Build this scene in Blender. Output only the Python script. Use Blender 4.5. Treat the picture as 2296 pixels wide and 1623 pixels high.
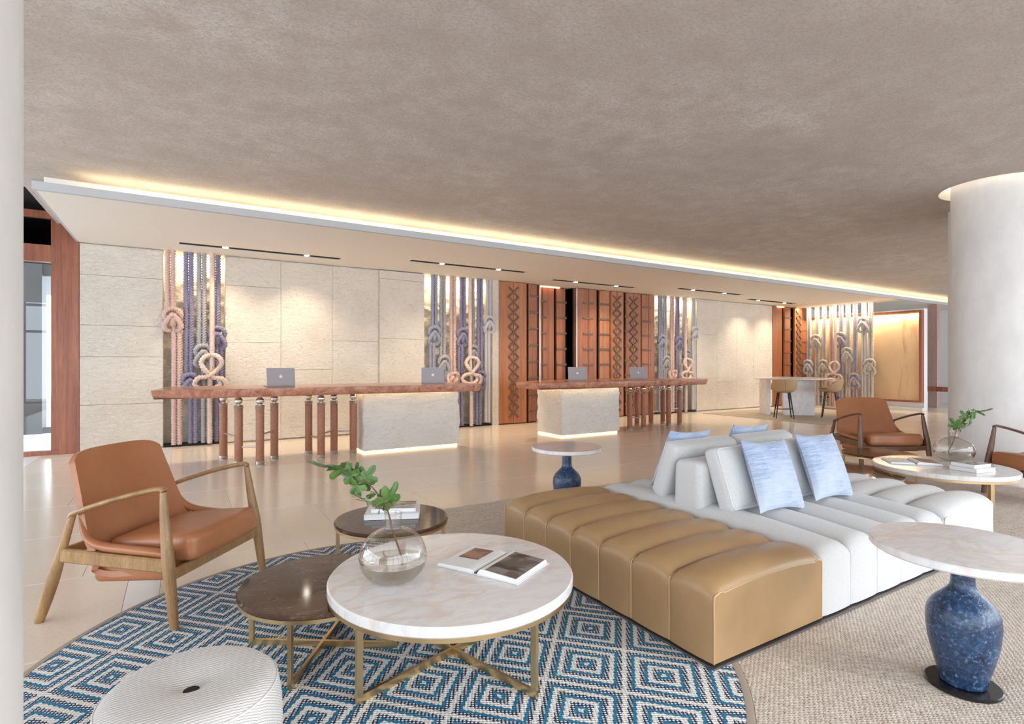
import bpy, bmesh, math, random
from mathutils import Vector, Matrix, noise as mnoise
random.seed(7)
PI = math.pi
for o in list(bpy.data.objects): bpy.data.objects.remove(o)
scene = bpy.context.scene
COL = scene.collection

# ------------------------------------------------------------ camera
cam = bpy.data.objects.new('camera', bpy.data.cameras.new('camera'))
COL.objects.link(cam); scene.camera = cam
cam.location = (0, 0, 1.30)
cam.rotation_euler = (PI/2, 0, math.radians(-31.4))
cam.data.sensor_width = 36.0
cam.data.lens = 1222.0/2296.0*36.0
cam.data.shift_y = 3.5/2296.0
cam.data.clip_start = 0.02

# ------------------------------------------------------------ world, sun, exposure
world = bpy.data.worlds.new('sky'); scene.world = world; world.use_nodes = True
bg = world.node_tree.nodes['Background']
bg.inputs[0].default_value = (0.82, 0.91, 1.0, 1); bg.inputs[1].default_value = 3.4
sun = bpy.data.objects.new('sun', bpy.data.lights.new('sun', 'SUN')); COL.objects.link(sun)
sun.data.energy = .85; sun.data.color = (1, 0.97, 0.92); sun.data.angle = math.radians(7)
sun.rotation_euler = Vector((-0.46, 0.76, -0.42)).to_track_quat('-Z', 'Y').to_euler()
scene.view_settings.view_transform = 'Standard'
scene.view_settings.look = 'None'
scene.view_settings.exposure = 0.62
scene.view_settings.gamma = 1.0
scene.view_settings.use_curve_mapping = False

# ------------------------------------------------------------ geometry helpers
def box(x0, x1, y0, y1, z0, z1):
    v = [(x0,y0,z0),(x1,y0,z0),(x1,y1,z0),(x0,y1,z0),(x0,y0,z1),(x1,y0,z1),(x1,y1,z1),(x0,y1,z1)]
    return v, [(3,2,1,0),(4,5,6,7),(0,1,5,4),(1,2,6,5),(2,3,7,6),(3,0,4,7)]
def join(*gs):
    V, F = [], []
    for v, f in gs:
        n = len(V); V += list(v); F += [tuple(i+n for i in q) for q in f]
    return V, F
def xf(g, loc=(0,0,0), rz=0, rx=0, ry=0, s=1):
    m = Matrix.Translation(loc) @ Matrix.Rotation(rz,4,'Z') @ Matrix.Rotation(ry,4,'Y') @ Matrix.Rotation(rx,4,'X')
    if s != 1: m = m @ Matrix.Scale(s, 4)
    return [tuple(m @ Vector(p)) for p in g[0]], g[1]
def cbox(x0, x1, y0, y1, z0, z1, c=0.004):
    """box with all edges chamfered"""
    xs, ys, zs = (x0,x1), (y0,y1), (z0,z1)
    V, idx = [], {}
    for i in (0,1):
        for j in (0,1):
            for k in (0,1):
                for ax in range(3):
                    p = [xs[i], ys[j], zs[k]]
                    for b in range(3):
                        if b != ax: p[b] += c if (i,j,k)[b] == 0 else -c
                    idx[(i,j,k,ax)] = len(V); V.append(tuple(p))
    F = []
    for ax in range(3):
        b, d = [(1,2),(2,0),(0,1)][ax]
        for s in (0,1):
            q = []
            for (p, r) in ((0,0),(1,0),(1,1),(0,1)):
                key = [0,0,0]; key[ax] = s; key[b] = p; key[d] = r
                q.append(idx[(*key, ax)])
            F.append(tuple(q if s else q[::-1]))
    for ax in range(3):
        b, d = [(1,2),(2,0),(0,1)][ax]
        for p in (0,1):
            for r in (0,1):
                k0 = [0,0,0]; k0[b] = p; k0[d] = r; k1 = k0[:]; k1[ax] = 1
                q = [idx[(*k0,b)], idx[(*k1,b)], idx[(*k1,d)], idx[(*k0,d)]]
                F.append(tuple(q if (p ^ r) else q[::-1]))
    for i in (0,1):
        for j in (0,1):
            for k in (0,1):
                q = [idx[(i,j,k,a)] for a in range(3)]
                F.append(tuple(q if (i+j+k) % 2 else q[::-1]))
    return V, F
def rbox(hx, hy, hz, r, n=4, m=6, fn=None):
    """rounded box centred on the origin; n rings in the rounding, m on the flats"""
    def axis(h):
        a = [-h + r*(1-math.cos(PI/2*k/n)) for k in range(n)] + [-(h-r) + 2*(h-r)*k/m for k in range(m+1)]
        return a + [-x for x in a[:n][::-1]]
    A = [axis(hx), axis(hy), axis(hz)]; H = (hx, hy, hz)
    V, F, idx = [], [], {}
    def vid(p):
        key = tuple(round(c, 6) for c in p)
        if key not in idx:
            q = [max(-(H[i]-r), min(H[i]-r, p[i])) for i in range(3)]
            d = Vector([p[i]-q[i] for i in range(3)])
            if d.length > 1e-9: d = d.normalized()*r
            w = (q[0]+d.x, q[1]+d.y, q[2]+d.z)
            idx[key] = len(V); V.append(fn(w) if fn else w)
        return idx[key]
    for ax in range(3):
        b, d = [(1,2),(2,0),(0,1)][ax]
        for s in (-1, 1):
            for i in range(len(A[b])-1):
                for j in range(len(A[d])-1):
                    q = []
                    for (u, w) in ((i,j),(i+1,j),(i+1,j+1),(i,j+1)):
                        p = [0,0,0]; p[ax] = s*H[ax]; p[b] = A[b][u]; p[d] = A[d][w]; q.append(vid(p))
                    F.append(tuple(q if s > 0 else q[::-1]))
    return V, F
def lathe(prof, n=32, cap=True):
    V, F = [], []
    for r, z in prof:
        for k in range(n):
            a = 2*PI*k/n; V.append((r*math.cos(a), r*math.sin(a), z))
    for i in range(len(prof)-1):
        for k in range(n):
            k2 = (k+1) % n
            F.append((i*n+k, i*n+k2, (i+1)*n+k2, (i+1)*n+k))
    if cap:
        if prof[0][0] > 1e-5: F.append(tuple(range(n))[::-1])
        if prof[-1][0] > 1e-5: F.append(tuple((len(prof)-1)*n+k for k in range(n)))
    return V, F
def cyl(r, z0, z1, n=24, c=0.0):
    if c: return lathe([(r-c,z0),(r,z0+c),(r,z1-c),(r-c,z1)], n)
    return lathe([(r,z0),(r,z1)], n)
def spline(P, n):
    """Catmull-Rom through P"""
    P = [Vector(p) for p in P]; out = []
    for i in range(len(P)-1):
        p0 = P[max(i-1,0)]; p1 = P[i]; p2 = P[i+1]; p3 = P[min(i+2,len(P)-1)]
        for k in range(n):
            t = k/n
            out.append(0.5*((2*p1)+(p2-p0)*t+(2*p0-5*p1+4*p2-p3)*t*t+(3*p1-p0-3*p2+p3)*t**3))
    return out+[P[-1]]
def tube(P, R, n=10, sec=None, closed=False, flat=(1,1), up=None):
    """tube through points; R radius or list; sec(theta, dist) scales the radius (for rope lay)"""
    P = [Vector(p) for p in P]; N = len(P)
    if not hasattr(R, '__len__'): R = [R]*N
    T = []
    for i in range(N):
        a = P[(i-1) % N] if (closed or i) else P[i]; b = P[(i+1) % N] if (closed or i < N-1) else P[i]
        T.append((b-a).normalized())
    u = Vector(up) if up else (Vector((0,0,1)) if abs(T[0].z) < 0.9 else Vector((0,1,0)))
    V, F = [], []; dist = 0
    for i in range(N):
        if i: dist += (P[i]-P[i-1]).length
        u = (u - T[i]*u.dot(T[i])).normalized(); w = T[i].cross(u)
        for k in range(n):
            a = 2*PI*k/n; r = R[i]*(sec(a, dist) if sec else 1)
            V.append(tuple(P[i] + u*(r*math.cos(a)*flat[0]) + w*(r*math.sin(a)*flat[1])))
    for i in range(N if closed else N-1):
        j = (i+1) % N
        for k in range(n):
            k2 = (k+1) % n; F.append((i*n+k, i*n+k2, j*n+k2, j*n+k))
    if not closed:
        F.append(tuple(range(n))[::-1]); F.append(tuple((N-1)*n+k for k in range(n)))
    return V, F
def prism(poly, z0, z1):
    n = len(poly)
    V = [(x,y,z0) for x,y in poly]+[(x,y,z1) for x,y in poly]
    F = [tuple(range(n))[::-1], tuple(range(n,2*n))]+[(i,(i+1)%n,n+(i+1)%n,n+i) for i in range(n)]
    return V, F
def grid(fn, nu, nv):
    V = [tuple(fn(i/nu, j/nv)) for i in range(nu+1) for j in range(nv+1)]
    F = [(i*(nv+1)+j, (i+1)*(nv+1)+j, (i+1)*(nv+1)+j+1, i*(nv+1)+j+1) for i in range(nu) for j in range(nv)]
    return V, F
def shell(fn, nu, nv, th):
    """two-sided sheet of thickness th with closed rim"""
    V, F = grid(fn, nu, nv); me = bpy.data.meshes.new('tmp'); me.from_pydata(V, [], F); me.update()
    N = [v.normal.copy() for v in me.vertices]; bpy.data.meshes.remove(me)
    n = len(V); V2 = [tuple(Vector(V[i]) - N[i]*th) for i in range(n)]
    F2 = [tuple(n+i for i in f[::-1]) for f in F]
    W = nv+1; rim = [i*W for i in range(nu+1)] + [nu*W+j for j in range(1,nv+1)] + [i*W+nv for i in range(nu-1,-1,-1)] + [j for j in range(nv-1,0,-1)]
    R = [(rim[k], n+rim[k], n+rim[(k+1)%len(rim)], rim[(k+1)%len(rim)]) for k in range(len(rim))]
    return V+V2, F+F2+R
def mk(name, g, mat, parent=None, smooth=True, ang=0.7, loc=None, rot=None):
    me = bpy.data.meshes.new(name); me.from_pydata(g[0], [], g[1])
    if mat: me.materials.append(mat)
    bm = bmesh.new(); bm.from_mesh(me); bmesh.ops.recalc_face_normals(bm, faces=bm.faces[:]); bm.to_mesh(me); bm.free()
    if smooth:
        me.polygons.foreach_set('use_smooth', [True]*len(me.polygons)); me.set_sharp_from_angle(angle=ang)
    me.update()
    o = bpy.data.objects.new(name, me); COL.objects.link(o)
    if parent: o.parent = parent
    if loc: o.location = loc
    if rot: o.rotation_euler = rot
    return o
def inst(src, parent=None, loc=None, rot=None):
    o = src.copy(); COL.objects.link(o)
    if parent: o.parent = parent
    if loc is not None: o.location = loc
    if rot is not None: o.rotation_euler = rot
    return o
def tag(o, label, cat, group=None):
    o['label'] = label; o['category'] = cat
    if group: o['group'] = group
    return o
def thing(name, label, cat, loc=(0,0,0), rz=0, group=None):
    o = bpy.data.objects.new(name, None); COL.objects.link(o); o.empty_display_size = 0.05
    o.location = loc; o.rotation_euler = (0,0,rz)
    return tag(o, label, cat, group)
def struct(name, g, mat, smooth=False, label=None, **k):
    o = mk(name, g, mat, None, smooth, **k); o['kind'] = 'structure'
    if label: o['label'] = label
    return o
def clone(root, label, loc, rz, group=None):
    r = root.copy(); COL.objects.link(r); r.location = loc; r.rotation_euler = (0,0,rz); r['label'] = label
    if group: r['group'] = group
    for ch in list(root.children):
        c = ch.copy(); COL.objects.link(c); c.parent = r
        for gch in list(ch.children):
            d = gch.copy(); COL.objects.link(d); d.parent = c
    return r

# ------------------------------------------------------------ materials
class NT:
    def __init__(s, name):
        s.m = bpy.data.materials.new(name); s.m.use_nodes = True; s.t = s.m.node_tree
        s.b = s.t.nodes['Principled BSDF']
    def n(s, t, **k):
        x = s.t.nodes.new(t)
        for a, b in k.items(): setattr(x, a, b)
        return x
    def put(s, sock, v):
        if isinstance(v, bpy.types.NodeSocket): s.t.links.new(v, sock)
        elif isinstance(v, (tuple, list)): sock.default_value = (*v, 1) if len(v) == 3 and sock.type == 'RGBA' else v
        else: sock.default_value = v
    def co(s, st=(1,1,1), rot=(0,0,0)):
        tc = s.n('ShaderNodeTexCoord'); mp = s.n('ShaderNodeMapping')
        s.t.links.new(tc.outputs['Object'], mp.inputs[0]); mp.inputs['Scale'].default_value = st; mp.inputs['Rotation'].default_value = rot
        return mp.outputs[0]
    def noise(s, scale, detail=4, rough=.55, st=(1,1,1), dist=0, rot=(0,0,0)):
        x = s.n('ShaderNodeTexNoise'); s.put(x.inputs['Vector'], s.co(st, rot))
        x.inputs['Scale'].default_value = scale; x.inputs['Detail'].default_value = detail
        x.inputs['Roughness'].default_value = rough; x.inputs['Distortion'].default_value = dist
        return x.outputs['Fac']
    def vor(s, scale, st=(1,1,1), feat='F1', out='Distance'):
        x = s.n('ShaderNodeTexVoronoi'); x.feature = feat; s.put(x.inputs['Vector'], s.co(st)); x.inputs['Scale'].default_value = scale
        return x.outputs[out]
    def ramp(s, f, lo, hi):
        x = s.n('ShaderNodeMapRange'); s.put(x.inputs[0], f); x.inputs[1].default_value = lo; x.inputs[2].default_value = hi
        return x.outputs[0]
    def mix(s, f, a, b):
        x = s.n('ShaderNodeMix'); x.data_type = 'RGBA'; s.put(x.inputs[0], f); s.put(x.inputs[6], a); s.put(x.inputs[7], b)
        return x.outputs[2]
    def ma(s, op, a, b=0.0, c=0.0):
        x = s.n('ShaderNodeMath'); x.operation = op; s.put(x.inputs[0], a); s.put(x.inputs[1], b); s.put(x.inputs[2], c)
        return x.outputs[0]
    def xyz(s, v=None):
        x = s.n('ShaderNodeSeparateXYZ'); s.put(x.inputs[0], v if v is not None else s.co()); return x.outputs
    def bump(s, h, strength, dist=.01):
        x = s.n('ShaderNodeBump'); s.put(x.inputs['Height'], h); x.inputs['Strength'].default_value = strength; x.inputs['Distance'].default_value = dist
        l = s.b.inputs['Normal'].links
        if l: s.t.links.new(l[0].from_socket, x.inputs['Normal'])
        s.t.links.new(x.outputs[0], s.b.inputs['Normal'])
    def fin(s, col, rough=.5, metal=0, spec=None, coat=0, sheen=0):
        s.put(s.b.inputs['Base Color'], col); s.put(s.b.inputs['Roughness'], rough); s.b.inputs['Metallic'].default_value = metal
        if spec is not None: s.b.inputs['Specular IOR Level'].default_value = spec
        if coat: s.b.inputs['Coat Weight'].default_value = coat; s.b.inputs['Coat Roughness'].default_value = .08
        if sheen: s.b.inputs['Sheen Weight'].default_value = sheen; s.b.inputs['Sheen Roughness'].default_value = .5
        return s.m
def plain(name, c, rough=.5, metal=0, **k): return NT(name).fin(c, rough, metal, **k)
def mott(name, c1, c2, scale, lo=.35, hi=.65, rough=.6, bs=None, bst=.3, bd=.01, st=(1,1,1), detail=5, **k):
    t = NT(name); col = t.mix(t.ramp(t.noise(scale, detail, .6, st), lo, hi), c1, c2)
    if bs: t.bump(t.noise(bs, 4, .6, st), bst, bd)
    return t.fin(col, rough, **k)
def emit(name, c, s):
    m = bpy.data.materials.new(name); m.use_nodes = True; t = m.node_tree; t.nodes.clear()
    e = t.nodes.new('ShaderNodeEmission'); o = t.nodes.new('ShaderNodeOutputMaterial')
    e.inputs[0].default_value = (*c,1); e.inputs[1].default_value = s; t.links.new(e.outputs[0], o.inputs[0]); return m
def thin_glass(name, tint=(1,1,1), f0=.05, rough=0.0):
    m = bpy.data.materials.new(name); m.use_nodes = True; t = m.node_tree; t.nodes.clear()
    tr = t.nodes.new('ShaderNodeBsdfTransparent'); gl = t.nodes.new('ShaderNodeBsdfGlossy'); lw = t.nodes.new('ShaderNodeLayerWeight')
    p = t.nodes.new('ShaderNodeMath'); p.operation = 'POWER'; p.inputs[1].default_value = 3.0
    q = t.nodes.new('ShaderNodeMath'); q.operation = 'MULTIPLY_ADD'; q.inputs[1].default_value = .9; q.inputs[2].default_value = f0
    mx = t.nodes.new('ShaderNodeMixShader'); o = t.nodes.new('ShaderNodeOutputMaterial'); lw.inputs[0].default_value = .5
    tr.inputs[0].default_value = (*tint,1); gl.inputs['Roughness'].default_value = rough
    t.links.new(lw.outputs['Facing'], p.inputs[0]); t.links.new(p.outputs[0], q.inputs[0]); t.links.new(q.outputs[0], mx.inputs[0])
    t.links.new(tr.outputs[0], mx.inputs[1]); t.links.new(gl.outputs[0], mx.inputs[2]); t.links.new(mx.outputs[0], o.inputs[0])
    return m
def wood(name, c1, c2, st, scale=3.0, rough=.4, lo=.3, hi=.7, coat=0, dark=None):
    t = NT(name)
    g = t.noise(scale, 6, .62, st, .6); f = t.noise(scale*9, 3, .6, st)
    col = t.mix(t.ramp(g, lo, hi), c1, c2)
    col = t.mix(t.ma('MULTIPLY', t.ramp(f, .5, .78), .65), col, dark or tuple(x*.55 for x in c1))
    t.bump(f, .12, .003)
    return t.fin(col, rough, coat=coat)

MT = {}
# ceiling plaster: taupe, cloudy trowel marks, fine pitted grain
t = NT('taupe_plaster')
big = t.noise(.55, 5, .6, (1,1.6,1), .4); mid = t.noise(4, 5, .65); fine = t.noise(48, 5, .7, (1,1.4,1))
c = t.mix(t.ramp(big, .32, .68), (.49,.435,.395), (.66,.605,.565))
c = t.mix(t.ramp(mid, .40, .72), c, (.47,.405,.36))
c = t.mix(t.ramp(fine, .42, .72), c, (.38,.335,.305))
t.bump(fine, .5, .006); t.bump(mid, .3, .02)
MT['ceil'] = t.fin(c, .85)
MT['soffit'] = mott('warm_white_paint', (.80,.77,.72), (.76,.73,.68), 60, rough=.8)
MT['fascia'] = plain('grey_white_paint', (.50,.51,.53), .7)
MT['void'] = plain('dark_void', (.012,.011,.011), .9)
t = NT('beige_floor_tile')
c = t.mix(t.ramp(t.noise(1.1, 5, .6), .3, .7), (.79,.68,.55), (.84,.74,.62))
c = t.mix(t.ramp(t.noise(60, 3, .6), .5, .8), c, (.73,.615,.49))
MT['tile'] = t.fin(c, .17, spec=.5)
MT['tile_w'] = mott('white_inlay_stone', (.86,.84,.82), (.81,.79,.77), 3, rough=.22)
MT['grout'] = plain('brown_grout', (.44,.35,.265), .7)
# wall stone
def stone(name, c1, c2, c3, bst, bs=14):
    t = NT(name)
    a = t.noise(2.2, 6, .65); b = t.noise(bs, 5, .65, (1,1,1.8), .8); v = t.noise(38, 4, .7)
    col = t.mix(t.ramp(a, .3, .7), c1, c2); col = t.mix(t.ramp(b, .55, .75), col, c3); col = t.mix(t.ramp(v, .62, .8), col, tuple(x*.8 for x in c3))
    t.bump(b, bst, .03); t.bump(v, bst*.5, .008)
    return t.fin(col, .85)
MT['stone'] = stone('cream_limestone', (.76,.695,.615), (.67,.605,.53), (.55,.48,.405), .9)
MT['split'] = stone('rough_split_stone', (.86,.79,.68), (.78,.70,.58), (.62,.54,.43), 1.0, 9)
MT['block'] = stone('rough_travertine', (.76,.72,.67), (.69,.65,.60), (.60,.54,.47), .8, 12)
MT['column'] = mott('pale_grey_plaster', (.74,.71,.68), (.66,.63,.61), 5, rough=.75, bs=40, bst=.15, bd=.004, st=(1,1,.5))
VST = (5,5,.22)
MT['redwood'] = wood('red_cedar_vertical', (.23,.070,.028), (.42,.155,.062), VST, 2.2, .42, dark=(.13,.036,.015))
MT['redwood2'] = wood('amber_cedar_vertical', (.33,.11,.042), (.52,.22,.09), VST, 2.2, .42, dark=(.19,.06,.024))
MT['frame_wood'] = wood('red_mahogany_frame', (.22,.062,.032), (.40,.14,.07), VST, 2.6, .35, dark=(.11,.03,.016))
MT['strap'] = plain('brown_leather_strap', (.17,.10,.068), .6)
t = NT('slab_wood')
g = t.noise(1.6, 6, .65, (.5,3,3), 1.2); f = t.noise(9, 5, .6, (.6,2.5,2.5), .8)
c = t.mix(t.ramp(g, .3, .7), (.40,.125,.05), (.66,.31,.14)); c = t.mix(t.ramp(f, .48, .7), c, (.24,.07,.035))
MT['slab'] = t.fin(c, .28, coat=.3)
t = NT('live_edge_bark')
g = t.noise(2.2, 6, .7, (1.6,1,2.2), 2.2); f = t.noise(9, 5, .65, (2,2,1), 1.0)
c = t.mix(t.ramp(g, .32, .66), (.28,.080,.042), (.62,.33,.22)); c = t.mix(t.ramp(f, .52, .72), c, (.33,.09,.055)); c = t.mix(t.ramp(t.noise(1.1, 3, .5), .62, .68), c, (.52,.20,.10))
t.bump(f, .5, .01)
MT['edge'] = t.fin(c, .4)
MT['post'] = mott('leather_wrapped_post', (.31,.125,.068), (.38,.165,.092), 30, rough=.5, bs=90, bst=.2, bd=.002)
MT['steel'] = plain('brushed_steel', (.62,.58,.54), .28, 1)
MT['balld'] = plain('polished_steel', (.72,.69,.66), .12, 1)
MT['led'] = emit('warm_led', (1,.72,.34), 5.5)
MT['led_cove'] = emit('cove_led', (1,.80,.50), 9)
MT['led_ring'] = emit('ring_led', (1,.88,.70), 3.2)
MT['lamp'] = emit('lamp_face', (1,.92,.78), 30)
MT['slot'] = plain('black_brown_channel', (.035,.028,.022), .6)
def fibre(name, c, dk):
    t = NT(name); f = t.noise(120, 3, .6, (1,1,.25)); col = t.mix(t.ramp(f, .35, .75), c, dk); t.bump(f, .3, .003)
    return t.fin(col, .85, sheen=.15)
MT['r_pink'] = fibre('pink_cotton', (.70,.49,.42), (.55,.36,.31))
MT['r_blush'] = fibre('blush_cotton', (.76,.58,.49), (.60,.44,.37))
MT['r_violet'] = fibre('violet_cotton', (.30,.27,.38), (.20,.18,.28))
MT['r_grey'] = fibre('grey_cotton', (.44,.42,.42), (.32,.31,.32))
MT['r_blue'] = fibre('blue_grey_cotton', (.36,.37,.45), (.26,.27,.35))
MT['r_light'] = fibre('pale_grey_cotton', (.55,.54,.55), (.43,.43,.45))
MT['r_lav'] = fibre('lavender_cotton', (.47,.43,.48), (.35,.31,.37))
MT['r_cream'] = fibre('cream_cotton', (.62,.57,.51), (.48,.44,.39))
# furniture
def leather(name, c1, c2, rough, bst=.12, sc=2.5):
    t = NT(name); col = t.mix(t.ramp(t.noise(sc, 4, .6), .3, .7), c1, c2); g = t.noise(160, 3, .6)
    t.bump(g, bst, .002); t.bump(t.noise(7, 4, .6, dist=.6), .10, .01)
    return t.fin(col, rough, spec=.5)
MT['tan'] = leather('tan_ottoman_leather', (.345,.206,.095), (.415,.256,.125), .36)
MT['cognac'] = leather('cognac_leather', (.36,.135,.055), (.45,.18,.08), .33)
MT['fabric'] = mott('off_white_fabric', (.61,.606,.602), (.56,.556,.552), 90, rough=.9, bs=260, bst=.25, bd=.002, sheen=.2)
MT['pipe_t'] = plain('tan_piping', (.50,.33,.17), .35)
MT['pipe_w'] = plain('white_piping', (.74,.72,.70), .8)
MT['plinth'] = plain('grey_metal_plinth', (.24,.22,.22), .35, .8)
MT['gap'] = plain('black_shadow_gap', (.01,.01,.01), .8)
t = NT('blue_linen')
a = t.noise(9, 5, .7, (1,1,9)); b = t.noise(9, 5, .7, (9,1,1)); d = t.noise(2.2, 3, .6)
c = t.mix(t.ramp(a, .35, .62), (.20,.28,.47), (.47,.54,.67)); c = t.mix(t.ramp(b, .52, .72), c, (.30,.38,.58)); c = t.mix(t.ramp(d, .42, .68), c, (.51,.57,.67))
t.bump(a, .3, .004); t.bump(b, .3, .004)
MT['linen'] = t.fin(c, .9, sheen=.2)
t = NT('white_marble')
w = t.noise(1.5, 5, .55, (1,2.4,1), 1.2, (0,0,.9)); w2 = t.noise(2.6, 6, .6, (1,2.6,1), 1.5, (0,0,.9)); w3 = t.noise(1.3, 3, .5)
c = t.mix(t.ramp(w3, .35, .65), (.80,.77,.75), (.72,.72,.75))
vein = t.ma('ABSOLUTE', t.ma('SUBTRACT', w, .5)); c = t.mix(t.ma('MULTIPLY', t.ramp(vein, .05, 0.0), .55), c, (.68,.54,.45))
vein2 = t.ma('ABSOLUTE', t.ma('SUBTRACT', w2, .52)); c = t.mix(t.ma('MULTIPLY', t.ramp(vein2, .06, 0.0), .35), c, (.60,.57,.58))
MT['marble'] = t.fin(c, .16, spec=.5)
t = NT('brown_marble')
w = t.noise(2.4, 5, .55, (1,2.4,1), .9, (0,0,.3)); w2 = t.noise(3.5, 5, .55, (1,2,1), 1.4)
c = t.mix(t.ramp(w, .3, .72), (.05,.025,.016), (.125,.070,.045))
vein = t.ma('ABSOLUTE', t.ma('SUBTRACT', w2, .5)); c = t.mix(t.ma('MULTIPLY', t.ramp(vein, .010, 0.0), .35), c, (.36,.26,.20))
MT['bmarble'] = t.fin(c, .08, spec=.4)
MT['brass'] = mott('aged_brass', (.68,.48,.25), (.74,.55,.31), 3, rough=.3, metal=1)
MT['oak'] = wood('oiled_oak', (.27,.145,.058), (.44,.265,.115), (6,6,1.2), 3, .38, dark=(.13,.065,.028))
MT['walnut'] = wood('walnut', (.13,.062,.034), (.22,.115,.065), (6,6,1.2), 3, .35, dark=(.06,.028,.015))
# rugs
t = NT('blue_diamond_weave')
X, Y, Z = t.xyz()
u = t.ma('DIVIDE', t.ma('SUBTRACT', X, .842), .4325); v = t.ma('DIVIDE', t.ma('SUBTRACT', Y, 2.064), .47)
au = t.ma('ABSOLUTE', t.ma('SUBTRACT', u, t.ma('ROUND', u))); av = t.ma('ABSOLUTE', t.ma('SUBTRACT', v, t.ma('ROUND', v)))
jag = t.ma('MULTIPLY', t.ma('SINE', t.ma('MULTIPLY', X, 340.)), .008)
d1 = t.ma('ADD', t.ma('ADD', au, av), jag); d = t.ma('MINIMUM', d1, t.ma('SUBTRACT', 1.0, d1))
ph = t.ma('DIVIDE', d, .16667); fr = t.ma('FRACT', ph)
w = t.ma('ABSOLUTE', t.ma('SUBTRACT', ph, t.ma('ROUND', ph)))
white = t.ramp(w, .20, .17)
sx = t.ma('SINE', t.ma('MULTIPLY', t.ma('ADD', X, t.ma('MULTIPLY', Y, .35)), 330.)); sy = t.ma('SINE', t.ma('MULTIPLY', t.ma('SUBTRACT', Y, t.ma('MULTIPLY', X, .2)), 330.))
dots = t.ramp(t.ma('MULTIPLY', sx, sy), .10, .30)
blue = t.mix(t.ramp(t.noise(3, 4, .6), .3, .7), (.013,.120,.225), (.028,.195,.315))
dot = t.mix(dots, (.008,.022,.055), (.66,.68,.70))
band = t.mix(t.ramp(fr, .44, .48), blue, dot)
c = t.mix(white, band, t.mix(t.noise(70, 2, .5), (.74,.71,.66), (.62,.60,.57)))
t.bump(t.ma('MULTIPLY', sx, sy), .5, .004)
MT['rug'] = t.fin(c, .95)
MT['rugedge'] = plain('taupe_rug_binding', (.36,.29,.235), .9)
t = NT('jute_braid')
X, Y, Z = t.xyz(t.co((1,1,1),(0,0,.18)))
X = t.ma('ADD', X, t.ma('MULTIPLY', t.noise(28, 3, .6), .02)); Y = t.ma('ADD', Y, t.ma('MULTIPLY', t.noise(22, 3, .6), .008))
row = t.ma('SINE', t.ma('MULTIPLY', Y, 420.)); st_ = t.ma('SINE', t.ma('ADD', t.ma('MULTIPLY', X, 250.), t.ma('MULTIPLY', t.ma('FLOOR', t.ma('MULTIPLY', Y, 66.85)), 2.1)))
h = t.ma('MULTIPLY', row, st_)
c = t.mix(t.ramp(t.noise(2.2, 4, .6, (1,6,1)), .3, .7), (.60,.525,.455), (.71,.635,.56)); c = t.mix(t.ramp(t.noise(40, 3, .6), .45, .75), c, (.50,.41,.335))
c = t.mix(t.ramp(t.ma('ADD', h, t.ma('MULTIPLY', t.noise(60, 2, .5), 1.3)), -.02, -.30), c, (.20,.125,.08))
t.bump(h, .35, .004)
MT['jute'] = t.fin(c, .95)
t = NT('cream_knit')
X, Y, Z = t.xyz()
a = t.ma('ADD', t.ma('MULTIPLY', t.ma('ADD', Y, t.ma('MULTIPLY', Z, 1.3)), 560.), t.ma('MULTIPLY', t.ma('SINE', t.ma('MULTIPLY', X, 700.)), .6)); kn = t.ma('SINE', t.ma('ADD', a, t.ma('MULTIPLY', t.noise(14, 4, .6), 7.)))
c = t.mix(t.ramp(kn, -.2, -.9), (.68,.66,.64), (.36,.335,.32)); c = t.mix(t.ramp(t.noise(26, 3, .6), .5, .8), c, (.56,.53,.505))
t.bump(kn, .22, .002)
MT['knit'] = t.fin(c, .95, sheen=.2)
MT['dark'] = plain('dark_hole', (.03,.018,.015), .8)
t = NT('blue_glaze')
a = t.noise(9, 6, .75, dist=1.6); b = t.noise(75, 4, .65)
c = t.mix(t.ramp(a, .36, .62), (.003,.012,.045), (.035,.085,.18)); c = t.mix(t.ramp(b, .56, .72), c, (.16,.25,.36)); c = t.mix(t.ramp(b, .46, .28), c, (.006,.02,.07))
t.bump(b, .7, .004)
MT['glaze'] = t.fin(c, .24, spec=.6)
MT['black'] = plain('black_lacquer', (.012,.010,.010), .12)
MT['blackleg'] = plain('black_metal_leg', (.018,.017,.018), .35, .4)
MT['glass'] = thin_glass('clear_vase_glass', (.96,.955,.945), .10)
MT['pane'] = thin_glass('door_glass', (.95,.96,.96), .05)
MT['tint'] = thin_glass('smoked_transom_glass', (.25,.22,.20), .06)
MT['water'] = thin_glass('water', (.89,.87,.82), .10)
MT['leaf'] = mott('green_leaf', (.05,.125,.022), (.13,.235,.05), 16, rough=.4, bs=30, bst=.2, bd=.004)
MT['leaf2'] = mott('pale_leaf_back', (.16,.25,.12), (.24,.33,.17), 16, rough=.5)
MT['stem'] = plain('brown_stem', (.16,.075,.04), .6)
MT['paper'] = plain('white_paper', (.82,.82,.82), .7)
MT['cover'] = plain('white_book_cover', (.78,.78,.79), .35)
MT['spine'] = plain('grey_book_spine', (.12,.12,.12), .5)
t = NT('portrait_page'); X, Y, Z = t.xyz(t.co((1,1,1),(0,0,.5))); w = t.noise(7, 3, .5, dist=.8)
c = t.mix(t.ramp(w, .42, .50), (.10,.085,.075), (.23,.20,.18)); c = t.mix(t.ramp(t.noise(5, 2, .5, (1,2,1)), .56, .62), c, (.045,.032,.028))
MT['photo'] = t.fin(c, .35)
t = NT('brown_picture'); c = t.mix(t.ramp(t.noise(9, 4, .5, (1,2,1), .8), .44, .54), (.20,.095,.06), (.36,.20,.13)); MT['photo2'] = t.fin(c, .4)
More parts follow.
